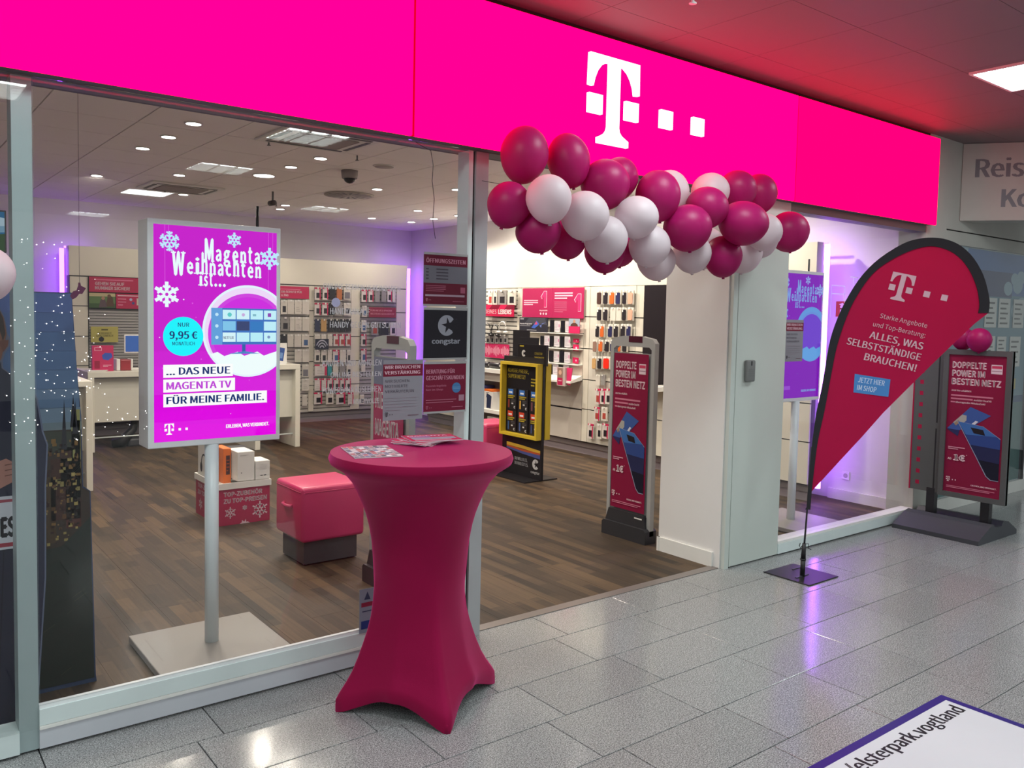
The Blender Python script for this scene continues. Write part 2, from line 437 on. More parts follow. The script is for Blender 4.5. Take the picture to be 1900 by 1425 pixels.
for i, (x, y) in enumerate(LIGHTS):
    t = thing('ceiling_or_fill_light', LLAB[i], 'light', (x, y, 3.39), 'square lights in the mall ceiling, mirrored and added ones')
    mb = MB(); a = .30
    for s_ in ((-a-.02, a+.02, -a-.02, -a), (-a-.02, a+.02, a, a+.02), (-a-.02, -a, -a, a), (a, a+.02, -a, a)):
        mb.box(x+s_[0], x+s_[1], y+s_[2], y+s_[3], 3.385, 3.40, WHITE)
    mb.build('frame', t)
    MB().add([(x-a, y-a, 3.392), (x-a, y+a, 3.392), (x+a, y+a, 3.392), (x+a, y-a, 3.392)], [(0, 1, 2, 3)], PANEL_E).build('diffuser', t)
    if i in (1, 2, 3, 4, 5):
        mb = MB()
        for k in range(1, 6): mb.box(x-a, x+a, y-a+k*.1-.006, y-a+k*.1+.006, 3.372, 3.391, WHITE)
        for k in range(1, 3): mb.box(x-a+k*.2-.008, x-a+k*.2+.008, y-a, y+a, 3.372, 3.391, WHITE)
        mb.build('louvre', t)
t = thing('sprinkler', 'small metal sprinkler head in the mall ceiling above the fascia', 'sprinkler', (3.37, -0.74, 3.34))
MB().lathe([(.03, 0), (.03, .006), (.012, .012), (.012, .02)], (3.37, -.74, 3.38), ALU, 16).build('rosette', t)
MB().tube([(3.37, -.74, 3.385), (3.37, -.74, 3.35)], .008, ALU).lathe([(.02, 0), (.02, .004)], (3.37, -.74, 3.345), ALU, 12).build('nozzle', t)

# ================================================================ THE SHOP SHELL
f2 = struct('floor.001', 'dark brown strip parquet floor inside the shop', 'floor')
MB().box(-1.3, 7.7, 0.085, 9.2, -0.12, -0.012, DGREY).build('floor_bed', f2)
pw, pl = 0.22, 1.30
o = MB().box(-pw/2+.0006, pw/2-.0006, -pl/2+.0006, pl/2-.0006, -.012, 0, WOOD).build('plank', f2); PM = o.data; bpy.data.objects.remove(o)
for i in range(41):
    for j in range(8):
        x = -1.3+pw*(i+.5); y = 0.09-0.65*(i % 2)+pl*(j+.5)
        if y-pl/2 > 9.15: continue
        if y-pl/2 < 0.06:
            y1 = y+pl/2
            MB().box(x-pw/2+.0006, x+pw/2-.0006, 0.09, y1-.0006, -.012, 0, WOOD).build('plank', f2); continue
        o = bpy.data.objects.new('plank', PM); COL.objects.link(o); o.parent = f2; o.location = (x, y, 0)
MB().box(2.56, 4.735, 0.035, 0.105, -.01, 0.004, mat('threshold_metal', (.22, .19, .175), .35, metal=.3)).build('threshold_strip', f2, label='narrow metal threshold strip')

c2 = struct('ceiling.001', 'off-white square tile ceiling inside the shop', 'ceiling')
MB().box(-1.3, 7.7, 0.16, 9.2, 3.185, 3.25, DGREY).build('ceiling_bed', c2)
q = 0.674
o = MB().box(-q/2+.005, q/2-.005, -q/2+.005, q/2-.005, 0, .02, CEIL).build('ceiling_tile', c2); CM = o.data; bpy.data.objects.remove(o)
for i in range(-3, 9):
    for j in range(-4, 10):
        x = 1.71+q*(i+.5); y = 2.64+q*(j+.5)
        if y-q/2 < 0.1 or x+q/2 > 8: continue
        o = bpy.data.objects.new('ceiling_tile', CM); COL.objects.link(o); o.parent = c2; o.location = (x, y, 3.166)
w = struct('wall_back', 'plain pale back wall of the shop above the shelving', 'wall')
MB().box(-1.3, 7.7, 9.1, 9.2, 0, 3.25, WALLW).build('plaster', w)
w = struct('wall_right', 'pale right side wall of the shop behind the shelving', 'wall')
MB().box(7.614, 7.72, 0.24, 9.1, 0, 3.25, WALLW).build('plaster', w)
w = struct('wall_left', 'pale left side wall of the shop', 'wall')
MB().box(-1.4, -1.3, 0.05, 9.2, 0, 3.25, WALLW).build('plaster', w)
b = struct('baseboard_right', 'white skirting board along the right shop wall', 'baseboard')
MB().box(7.585, 7.613, 0.24, 0.95, 0, 0.10, WHITE).build('board', b)

# door pillar
p = struct('wall_front', 'white pillar between shop doorway and right display window', 'wall')
MB().box(4.735, 5.37, 0.03, 0.60, 0, 2.62, WALLW).build('pillar_core', p)
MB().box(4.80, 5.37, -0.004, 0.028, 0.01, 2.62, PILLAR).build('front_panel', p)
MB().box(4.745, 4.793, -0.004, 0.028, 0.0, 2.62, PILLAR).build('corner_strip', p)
MB().box(4.718, 4.7345, 0.085, 0.60, 0, 0.105, WHITE).build('skirting', p)
MB().box(4.715, 4.735, 0.58, 0.60, 0, 0.105, WHITE).build('skirting_end', p)
t = thing('card_reader', 'grey card reader box mounted on the white door pillar', 'card reader', (4.932, -0.005, 1.315))
MB().bbox(4.885, 4.985, -0.034, -0.005, 1.315, 1.468, mat('reader_grey', (.17, .175, .17), .45), .012, 3).build('housing', t)
cr_ = bpy.data.objects[t.children[0].name]
MB().box(4.93, 4.94, -0.0365, -0.033, 1.43, 1.46, BLACK).build('slot', cr_)
mb = MB()
for k in range(4): mb.box(4.905, 4.965, -0.0355, -0.033, 1.36+k*.014, 1.364+k*.014, MGREY)
mb.build('ridges', cr_)

# facade wall right of the second window, and the neighbour's front
w = struct('wall_facade', 'beige facade wall between the shop and the travel agency', 'wall')
MB().box(7.385, 7.76, -0.004, 0.24, 0, 3.40, BEIGE).build('post', w)
MB().box(7.76, 12, 0.0, 0.24, 2.61, 3.40, BEIGE).build('lintel', w)
MB().box(7.76, 12, -0.004, 0.24, 2.48, 2.597, BEIGE).build('lintel_strip', w)
MB().box(7.76, 12, 0.02, 0.24, 2.597, 2.61, DARKGAP).build('joint', w)
MB().box(7.76, 12, 0.0, 0.12, 0, 0.12, WHITE).build('plinth', w)
MB().box(7.388, 7.41, -0.008, -0.003, 0, 2.6, BEIGE).build('edge_strip', w)
fr = Fr((8.0, -0.006, 0), (.6, -.8, 0), (0, 0, 1))
w = thing('bulkhead_sign', 'beige diagonal bulkhead with worn grey lettering above the neighbouring shop', 'sign', (8.0, 0, 2.7))
MB().prism([(0, 2.70), (1.7, 2.70), (1.7, 3.396), (0, 3.396)], fr, -.22, 0, BEIGE).build('board', w)
pr = Print(fr)
pr.text('Reis', .106, 3.092, .163, '#7a777c', bold=.014, w=.40).build(w, 'word')
Print(fr).text('Ko', .331, 2.82, .16, '#7c8085', bold=.014, w=.25).build(w, 'word')
w = struct('window_4', 'travel agency window covered with blue posters beside the shop', 'window')
MB().box(7.76, 9.72, 0.0, 0.008, 0.12, 2.48, GLASS).build('pane', w)
MB().box(9.72, 9.76, 0.0, 0.05, 0.12, 2.48, BLACK).build('frame', w)
t = thing('window_poster', 'large blue sky poster filling the travel agency window', 'poster', (8.7, 0.03, 0.12))
fr = FRONT(0, 0, 0.03)
MB().prism([(7.77, .125), (9.71, .125), (9.71, 2.475), (7.77, 2.475)], fr, -.01, 0, ink('#5f8391')).build('sheet', t)
pr = Print(fr)
pr.rect(7.78, 2.05, 9.7, 2.47, '#4a6a9e').rect(8.3, 2.03, 9.3, 2.28, '#3b456b')
pr.rect(7.78, .13, 9.7, .95, '#47706d').rect(7.78, .95, 9.7, 1.02, '#2f4f74')
for a, bb, rr in ((9.35, 2.22, .09), (9.43, 2.16, .12), (9.5, 2.24, .1), (9.42, 1.9, .12), (9.55, 1.95, .13), (8.2, 2.46, .08), (9.2, 2.12, .1)): pr.disc(a, bb, rr, '#8fa9b5', ry=rr*.7)
pr.rect(9.29, 1.09, 9.5, 1.2, '#b5a24a')
pr.build(t)
n = 0
for (a0, a1, b0, b1) in ((8.69, 8.95, 1.725, 2.017), (9.0, 9.26, 1.725, 2.017), (9.34, 9.6, 1.725, 2.017), (8.77, 8.95, 1.43, 1.64), (9.0, 9.21, 1.40, 1.635), (9.3, 9.56, 1.324, 1.635)):
    t = thing('offer_sheet', '%s offer sheet from left in the %s row of the travel agency window' % (ORD[n % 3], 'upper' if n < 3 else 'lower'), 'sheet', ((a0+a1)/2, .02, b0), 'white offer sheets in the travel agency window')
    f_ = FRONT(0, 0, .022)
    MB().prism([(a0, b0), (a1, b0), (a1, b1), (a0, b1)], f_, -.001, 0, ink('#c8c9c4')).build('paper', t)
    p_ = Print(f_); h = b1-b0
    for k in range(5): p_.rect(a0+.03, b0+h*(.12+.17*k), a1-.05-(k % 2)*.04, b0+h*(.12+.17*k)+h*.06, '#4c4a48', False)
    p_.build(t, 'text_lines'); n += 1

# ---------------------------------------------------------------- shop front: frames and glass
tr = struct('trim_1', 'pale aluminium frame of the left display window', 'frame')
def sill(x0, x1, nm):
    MB().box(x0, x1, -.012, .045, .105, .17, ALU).build(nm+'upper_rail', tr)
    MB().box(x0, x1, -.016, .045, .090, .103, WHITE).build(nm+'bead', tr)
    MB().box(x0, x1, -.010, .045, .012, .087, mat('lower_rail_alu', (.55, .56, .60), .4)).build(nm+'lower_rail', tr)
    MB().box(x0, x1, -.006, .012, .17, .188, mat('bright_bead', (.85, .87, .87), .35)).build(nm+'glazing_bead', tr)
sill(.524, 2.536, ''); 
MB().box(-1.3, .456, -.012, .10, .012, .10, ALU).build('left_rail', tr)
MB().box(.456, .524, .002, .10, 0.01, 2.60, POSTM).build('post', tr)
MB().box(2.52, 2.548, .0, .10, 0.01, 2.60, ALU).build('door_jamb', tr)
MB().box(2.548, 2.566, .015, .09, 0.01, 2.60, DARKGAP).build('door_gasket', tr)
MB().box(2.566, 2.646, -.002, .10, 0.0, 2.60, POST2).build('door_post', tr)
MB().box(-1.3, 4.735, .0, .12, 2.60, 2.66, MGREY).build('head_rail', tr)
tr = struct('trim_2', 'pale aluminium frame of the right display window', 'frame')
MB().box(5.372, 7.384, -.012, .10, .012, .085, ALU).build('lower_rail', tr)
MB().box(5.372, 7.384, -.006, .10, .087, .105, WHITE).build('glazing_bead', tr)
MB().box(5.372, 7.384, .0, .12, 2.55, 2.62, MGREY).build('head_rail', tr)
for i, (x0, x1, z0, z1, y, lb) in enumerate(((-1.3, .523, .10, 2.60, -.012, 'clear glass pane at the far left of the shop front'), (.526, 2.52, .188, 2.60, -.008, 'large clear glass pane of the left display window'), (5.372, 7.384, .105, 2.55, .04, 'clear glass pane of the right display window'))):
    wn = struct('window_%d' % (i+1), lb, 'window')
    MB().box(x0, x1, y-.008, y, z0, z1, GLASS).build('pane', wn)
# small grey handle plate and notice low on the glass
t = thing('window_notice', 'small pale notice stuck low on the glass behind the table', 'notice', (1.945, -.018, .18))
f_ = FRONT(0, 0, -.0165)
MB().prism([(1.905, .17), (1.99, .17), (1.99, .39), (1.905, .39)], f_, 0, .0008, ink('#8a93a2')).build('paper', t)
Print(f_, .0012).poly([(1.93, .335), (1.965, .335), (1.948, .375)], '#39435f').rect(1.915, .30, 1.985, .322, '#8c2b45').rect(1.92, .275, 1.97, .28, '#39435f').rect(1.915, .19, 1.985, .23, '#2c3f7d').build(t)

# ---------------------------------------------------------------- backlit fascia
t = thing('fascia_sign', 'long backlit magenta fascia with white T logo over the shop front', 'sign', (3.2, 0, 2.60))
MB().box(-1.02, 7.36, -.075, .16, 2.603, 3.32, mat('fascia_housing', (.10, .09, .10), .6)).build('housing', t)
SE = emit('fascia_light', (1.0, 0.0, 0.078), SIGN)
SR = emit('fascia_seam', (1.0, 0.0, 0.02), .75)
for x0, x1, cb in ((-1.02, 2.121, .078), (2.133, 5.273, .072), (5.285, 7.372, .050)):
    mb = MB(); mb.bbox(x0, x1, -.10, -.076, 2.60, 3.339, emit('fascia_light_%.3f' % cb, (1.0, 0.0, cb), SIGN), .008, 3); mb.build('face_panel', t)
for x in (2.127, 5.279): MB().box(x-.007, x+.007, -.092, -.076, 2.602, 3.337, SR).build('seam', t)
fr = FRONT(3.242, 2.735, -.1005)
WE = emit('logo_light', (1.0, 1.0, 1.0), 2.2)
MB().prism(T_LOGO, fr, 0, .022, WE).build('logo_letter', t)
for x, y in T_DOTS: MB().prism([(x, y), (x+.106, y), (x+.106, y+.107), (x, y+.107)], fr, 0, .022, WE).build('logo_square', t)
MB().box(-1.3, 7.5, .0, .25, 3.345, 3.42, DARKGAP).build('shadow_gap', t)

# ---------------------------------------------------------------- shop ceiling fixtures
GLOW = emit('downlight_glow', (1.0, 0.97, 0.90), SHOP_GLOW)
DL = [(1.372, 2.368), (2.05, 3.04), (2.05, 3.70), (2.02, 4.39), (2.06, 6.42), (2.72, 5.71), (3.22, 7.26), (4.57, 7.30), (3.40, 5.07), (3.394, 4.352), (3.407, 3.702), (4.734, 5.05), (6.132, 6.45), (6.824, 7.126), (6.825, 7.78), (6.84, 6.5), (6.14, 7.79), (4.69, 7.77),
      (6.2, 4.4), (6.2, 3.0), (6.3, 1.7), (4.73, 3.04), (5.4, 4.4), (0.72, 1.70), (2.05, 1.70), (3.40, 1.70), (4.07, 0.9), (2.9, 0.75), (6.2, 0.9)]  # the spotlights nearest the shop front are unseen, added to brighten pillar and doorway
AIM = {13: (7.2, 6.6, 1.7), 14: (6.9, 8.6, 1.7), 15: (7.2, 5.9, 1.7), 18: (7.2, 4.4, 1.8), 19: (7.2, 3.1, 1.8), 20: (7.2, 1.6, 1.8), 12: (7.2, 5.6, 1.7), 16: (6.0, 8.6, 1.6), 17: (4.6, 8.6, 1.6), 7: (4.4, 8.6, 1.5), 6: (3.0, 8.6, 1.5), 4: (2.4, 8.6, 1.5)}
DROW = {}
for i, (x, y) in enumerate(DL):
    big = i == 8
    key = min((1.37, 'far left'), (2.05, 'left'), (2.72, 'second left'), (3.40, 'middle left'), (4.70, 'middle'), (5.4, 'middle right'), (6.15, 'right'), (6.83, 'far right'), (.72, 'leftmost'), key=lambda k: abs(k[0]-x))[1]
    rank = sorted(b for a, b in DL if min((1.37, 2.05, 2.72, 3.40, 4.70, 5.4, 6.15, 6.83, .72), key=lambda k: abs(k-a)) == min((1.37, 2.05, 2.72, 3.40, 4.70, 5.4, 6.15, 6.83, .72), key=lambda k: abs(k-x))).index(y)
    t = thing('downlight', ('large round downlight beside the ceiling air vents' if big else 'small recessed spotlight, %s from the window in the %s ceiling row' % (ORD[rank], key)), 'light', (x, y, 3.15), 'recessed spotlights in the shop ceiling')
    r_ = .105 if big else .055
    MB().lathe([(r_+.012, 0), (r_+.012, .008), (r_, .008)], (x, y, 3.157), WHITE, 20).build('ring', t)
    MB().lathe([(r_, 0), (r_*.9, .003)], (x, y, 3.1555), GLOW, 20).build('lens', t)
    ld = bpy.data.lights.new('lamp', 'SPOT'); ld.energy = SHOP_SPOT*(1.3 if big else 1.0)
    ld.color = (1.0, 0.90, 0.76); ld.spot_size = math.radians(150 if i not in AIM else 110); ld.spot_blend = 0.8; ld.shadow_soft_size = .05
    lo = bpy.data.objects.new('lamp', ld); COL.objects.link(lo); lo.parent = t; lo.location = (0, 0, -.03)
    if i > 22: ld.energy *= 0.55
    if i in AIM:
        dv = Vector(AIM[i])-Vector((x, y, 3.12)); lo.rotation_euler = dv.to_track_quat('-Z', 'Y').to_euler(); ld.energy *= (0.5 if AIM[i][1] > 8 else 2.3)
for (x, y, lb) in ((3.02, 2.9, 'square ceiling air cassette nearest the shop window'), (3.02, 6.7, 'square ceiling air cassette farther back above the desks')):
    t = thing('air_vent', lb, 'vent', (x, y, 3.14))
    MB().bbox(x-.41, x+.41, y-.36, y+.36, 3.145, 3.165, WHITE, .006).build('cover', t)
    MB().bbox(x-.26, x+.26, y-.22, y+.22, 3.138, 3.148, mat('vent_grille', (.33, .29, .28), .7), .01).build('grille', t)
    for a in ((-.34, .34, -.30, -.262), (-.34, .34, .262, .30), (-.36, -.322, -.22, .22), (.322, .36, -.22, .22)):
        MB().box(x+a[0], x+a[1], y+a[2], y+a[3], 3.142, 3.1465, BLACK).build('slot', t)
x, y = 4.73, 5.74
t = thing('swirl_diffuser', 'round swirl air diffuser with dark radial slots in shop ceiling', 'vent', (x, y, 3.14))
MB().lathe([(.30, 0), (.30, .012)], (x, y, 3.15), mat('diffuser_plate', (.45, .42, .40), .6), 40).build('plate', t)
mb = MB()
for k in range(16):
    g = 2*PI*k/16; a, b_ = Vector((math.cos(g), math.sin(g), 0)), Vector((-math.sin(g), math.cos(g), 0))
    o_ = Vector((x, y, 3.149))
    mb.add([o_+a*.08-b_*.008, o_+a*.08+b_*.008, o_+a*.27+b_*.02, o_+a*.27-b_*.02], [(0, 1, 2, 3)], BLACK)
mb.build('slots', t)
x, y = 3.93, 4.15
t = thing('dome_camera', 'dark dome security camera under the shop ceiling', 'camera', (x, y, 3.0))
MB().lathe([(.075, 0), (.08, .02), (.085, .08)], (x, y, 3.085), mat('camera_body', (.30, .27, .26), .5), 24).build('body', t)
MB().lathe([(.001, 0), (.03, .008), (.05, .025), (.062, .05)], (x, y, 3.036), BLACK, 24).build('dome', t)
x, y = 4.05, 3.66
t = thing('ceiling_speaker', 'flat round ceiling speaker between the spotlights', 'speaker', (x, y, 3.15))
MB().lathe([(.10, 0), (.11, .008)], (x, y, 3.156), WHITE, 28).build('ring', t)
MB().lathe([(.092, 0), (.095, .004)], (x, y, 3.1535), mat('speaker_grille', (.42, .38, .37), .8), 28).build('grille', t)
for i, (x, y) in enumerate(((.98, 4.2), (2.73, 3.25), (3.6, 3.35), (5.9, 3.9), (4.4, 7.2), (2.9, 6.9))):
    t = thing('sprinkler', 'tiny dark sprinkler head %s' % ('near the left window post', 'left of the front air cassette', 'right of the front air cassette', 'beside the dome camera', 'before the back wall', 'beside the rear air cassette')[i], 'sprinkler', (x, y, 3.1), 'sprinkler heads in the shop ceiling')
    MB().tube([(x, y, 3.166), (x, y, 3.125)], .007, MGREY, 8).build('stem', t)
    MB().lathe([(.016, 0), (.016, .004)], (x, y, 3.12), MGREY, 10).build('deflector', t)
x, y = 3.95, 6.2
t = thing('bullet_camera', 'small dark camera on a ceiling bracket behind the big screen', 'camera', (x, y, 2.95))
MB().tube([(x, y, 3.166), (x, y, 3.05)], .012, MGREY).build('bracket', t)
MB().tube([(x, y-.05, 3.03), (x-.01, y+.06, 3.03)], .032, mat('camera_dark', (.08, .07, .07), .5), 14).build('body', t)

# ================================================================ OUTSIDE: table, flag, board, mat
cx, cy = 1.985, -0.445
t = thing('bar_table', 'tall bar table in a stretched magenta cloth by the glass', 'table', (cx, cy, 0))
Z = [1.13, 1.105, 1.085, 1.05, 1.0, .948, .90, .856, .80, .735, .67, .60, .53, .458, .40, .34, .28, .22, .164, .12, .08, .052, 0]
RR = [.404, .412, .405, .352, .310, .283, .263, .247, .232, .220, .214, .212, .214, .221, .230, .246, .268, .292, .318, .346, .376, .394, .394]
N = 96; th0 = math.radians(167.5)
vs = []
def ring(zi, cap_r=None):
    out = []
    for j in range(N):
        a = 2*PI*j/N
        z = Z[zi]; R = RR[zi]
        ph = ((a-th0+PI/4) % (PI/2))-PI/4            # angle from the nearest foot
        f = max(0, (0.62-z)/0.62)**.8
        sq = .7071/math.cos(PI/4-abs(ph))             # square with its corners at the feet
        sq *= 1-.07*math.sin(PI*abs(ph)/(PI/4))*f-.04*f*(abs(ph)/(PI/4))
        rr = R*(1-f)+R*sq*f if z < .62 else R
        t_ = max(0, min(1, (abs(ph)-.06)/(PI/4-.06)))
        hem = .080*(1-(1-t_)**2.0)
        zz = z if z > .4 else hem+z*(0.4-hem)/0.4
        out.append((cx+rr*math.cos(a), cy+rr*math.sin(a), zz))
    return out
for i in range(len(Z)): vs += ring(i)
k = len(Z)
fs = [(i*N+(j+1) % N, i*N+j, (i+1)*N+j, (i+1)*N+(j+1) % N) for i in range(k-1) for j in range(N)]
mb = MB().add(vs, fs, CLOTH, True)
mb.add([(cx+.404*math.cos(2*PI*j/N), cy+.404*math.sin(2*PI*j/N), 1.13) for j in range(N)], [tuple(range(N))], CLOTH)
cl = mb.build('stretch_cover', t)
for q_ in range(4):
    a = th0+q_*PI/2
    x, y = cx+.366*math.cos(a), cy+.366*math.sin(a)
    MB().lathe([(.016, .0), (.016, .03), (.012, .045)], (x, y, 0), CLOTH, 14).build('foot_pocket', cl)
MB().lathe([(.03, .02), (.03, 1.1)], (cx, cy, 0), MGREY, 12).build('column', t)
# printed matter on the table
def leaflet(name, label, cat, x, y, z, wx, wy, rot, th_, paint, group=None):
    t = thing(name, label, cat, (x, y, z), group)
    c, s_ = math.cos(rot), math.sin(rot)
    fr = Fr((x, y, z), (c, s_, 0), (-s_, c, 0))
    MB().prism([(-wx/2, -wy/2), (wx/2, -wy/2), (wx/2, wy/2), (-wx/2, wy/2)], fr, 0, th_, ink('#cfc6cc')).build('sheet', t)
    p = Print(fr, th_+.0004); paint(p, wx, wy); p.build(t)
    return t
rs = random.Random(3)
def newsy(p, W, H):
    p.rect(-W/2, -H/2, W/2, H/2, '#b9aeb6')
    cols = ['#4a3b45', '#a83248', '#6b6f9a', '#2f2a30', '#d6ccd2', '#8d7480', '#c24b56', '#e2dde0', '#54557a']
    for i in range(9):
        for j in range(8):
            a = -W/2+W*(i+.1)/9; b_ = -H/2+H*(j+.1)/8
            p.rect(a, b_, a+W/9*.85, b_+H/8*rs.choice((.5, .75)), rs.choice(cols), False)
leaflet('magazine', 'colourful printed magazine lying on the magenta table, left of the flyers', 'magazine', 1.772, -.365, 1.131, .21, .295, math.radians(-15), .004, newsy)
def flyer(p, W, H):
    p.rect(-W/2, -H/2, W/2, H/2, '#c01850')
    p.text('MAGENTA', -W*.42, H*.24, H*.12, '#f2dbe6', w=W*.8)
    p.rect(-W*.42, H*.08, W*.0, H*.15, '#8d8fd0', False)
    p.rect(-W*.42, -H*.28, W*.44, H*.02, '#9a94a2', False).rect(-W*.42, -H*.4, W*.3, -H*.34, '#e8c3d3')
zz = 1.131
flyers = [(2.125, -.215, math.radians(38), 'bottom flyer'), (2.115, -.235, math.radians(26), 'second flyer from the bottom'), (2.12, -.25, math.radians(14), 'middle flyer'), (2.14, -.262, math.radians(0), 'second flyer from the top'), (2.15, -.265, math.radians(-14), 'top flyer')]
for x, y, rr, nm in flyers:
    leaflet('flyer', 'magenta %s of the fanned stack on the bar table' % nm, 'flyer', x, y, zz, .25, .19, rr, .004, flyer, 'fanned magenta flyers on the bar table'); zz += .0052

# ---- beach flag
d = Vector((.6, -.8, 0)); FP = Vector((5.06, -.42, 0))
OUT = [(.01, .489), (.015, .619), (.019, .786), (.027, .934), (.046, 1.137), (.072, 1.30), (.091, 1.459), (.114, 1.631), (.156, 1.782), (.22, 1.933), (.301, 2.069), (.40, 2.175), (.528, 2.264), (.62, 2.297), (.709, 2.305), (.795, 2.291), (.879, 2.249), (.955, 2.17), (1.012, 2.068), (1.043, 1.971), (1.058, 1.894), (1.055, 1.826)]
INN = [(.995, 1.825), (1.0, 1.879), (.981, 1.982), (.94, 2.081), (.883, 2.163), (.81, 2.22), (.725, 2.248), (.651, 2.244), (.557, 2.211), (.46, 2.156), (.376, 2.089), (.311, 2.002), (.246, 1.88), (.207, 1.776), (.174, 1.66), (.149, 1.544), (.128, 1.392), (.097, 1.157), (.067, .973), (.052, .825), (.037, .595)]
LOW = [(.981, 1.758), (.815, 1.569), (.652, 1.38), (.466, 1.158), (.341, .989), (.213, .825)]
def smooth(P, n=3):
    out = []
    for i in range(len(P)-1):
        a, b, c, e = P[max(i-1, 0)], P[i], P[i+1], P[min(i+2, len(P)-1)]
        for k in range(n):
            t_ = k/n
            out.append(tuple(.5*(2*b[j]+(c[j]-a[j])*t_+(2*a[j]-5*b[j]+4*c[j]-e[j])*t_*t_+(3*b[j]-a[j]-3*c[j]+e[j])*t_**3) for j in (0, 1)))
    return out+[P[-1]]
OUT = smooth(OUT); INN = smooth(INN)
fr = Fr(FP, d, (0, 0, 1))
t = thing('beach_flag', 'magenta teardrop beach flag on a black pole outside the pillar', 'flag', (5.095, -.385, 0))
MB().prism([(.0, .47)]+OUT+INN+[(.033, .47)], fr, -.006, .006, mat('black_sleeve', (.014, .013, .018), .8)).build('pole_sleeve', t)
# cloth: gentle folds
poly = INN[::-1]+[(1.055, 1.826)]+LOW
bm = bmesh.new()
bv = [bm.verts.new((a, b_, 0)) for a, b_ in poly]
es = [bm.edges.new((bv[i], bv[(i+1) % len(bv)])) for i in range(len(bv))]
bmesh.ops.triangle_fill(bm, edges=es, use_beauty=True)
bmesh.ops.subdivide_edges(bm, edges=bm.edges[:], cuts=3, use_grid_fill=True)
bmesh.ops.triangulate(bm, faces=bm.faces[:])
bm.verts.index_update(); bm.normal_update()
def fold(a, b_): return 0.0035*math.sin(a*9-b_*5.5)+.002*math.sin(a*4+b_*9)
vs = [fr.p(v.co.x, v.co.y, fold(v.co.x, v.co.y)) for v in bm.verts]
fs = [[v.index for v in (f.verts if f.normal.z > 0 else list(f.verts)[::-1])] for f in bm.faces]; bm.free()
MB().add(vs, fs, FLAGM, True).build('cloth', t)
p = Print(fr, .0068); LT = '#d9b3bf'; ro = math.radians(-12)
k_ = .178/.49; tr_ = lambda P: [(.443+(x*math.cos(ro)-y*math.sin(ro))*k_, 1.912+(x*math.sin(ro)+y*math.cos(ro))*k_) for x, y in P]
p.poly(tr_(T_LOGO), LT).build(t, 'logo_letter')
for x, y in T_DOTS: Print(fr, .0068).poly(tr_([(x, y), (x+.106, y), (x+.106, y+.107), (x, y+.107)]), LT).build(t, 'logo_square')
for s_, a_, b_, h_, w_, bo in (('Starke Angebote', .412, 1.782, .030, .292, .0), ('und Top-Beratung:', .372, 1.726, .030, .325, .0), ('ALLES, WAS', .352, 1.648, .046, .335, .01), ('SELBSTSTÄNDIGE', .213, 1.603, .046, .465, .01), ('BRAUCHEN!', .326, 1.502, .046, .325, .01)):
    Print(fr, .0068).text(s_, a_, b_, h_, LT, w=w_, rot=ro, bold=bo).build(t, 'text_line')
p = Print(fr, .0068)
p.poly([(.272, 1.282), (.488, 1.262), (.496, 1.378), (.275, 1.406)], '#4a86c8')
p.text('JETZT HIER', .296, 1.352, .034, '#c9d6ea', w=.165, rot=math.radians(-6.5), bold=.009)
p.text('IM SHOP', .292, 1.301, .034, '#c9d6ea', w=.12, rot=math.radians(-6.5), bold=.009)
p.build(t, 'blue_box')
def fp(a, b_, q_=0): return fr.p(a, b_, q_)
MB().tube([fp(.003, .20), fp(.008, .32), fp(.014, .5), fp(.025, .9)], [.007, .006, .006, .005], BLACK).build('pole', t)
mb = MB().tube([fp(0, .008), fp(.001, .13)], .016, BLACK, 12).tube([fp(.001, .13), fp(.003, .235)], [.017, .012], BLACK, 12).lathe([(.02, 0), (.02, .01)], (5.06, -.42, .12), BLACK, 14)
mb.build('spigot', t)
MB().tube([fp(-.022, .235), fp(-.028, .215), fp(-.02, .20), fp(0, .23), fp(.03, .235), fp(.03, .205), fp(.05, .195)], .003, BLACK, 6).build('elastic_loop', t)
bs = MB().bbox(4.92, 5.27, -.565, -.205, 0.0, .008, BLACK, .0035, 2).build('base_plate', t)
MB().box(4.98, 5.12, -.43, -.415, .008, .013, DGREY).box(5.13, 5.23, -.30, -.29, .008, .012, DGREY).build('base_clip', t)

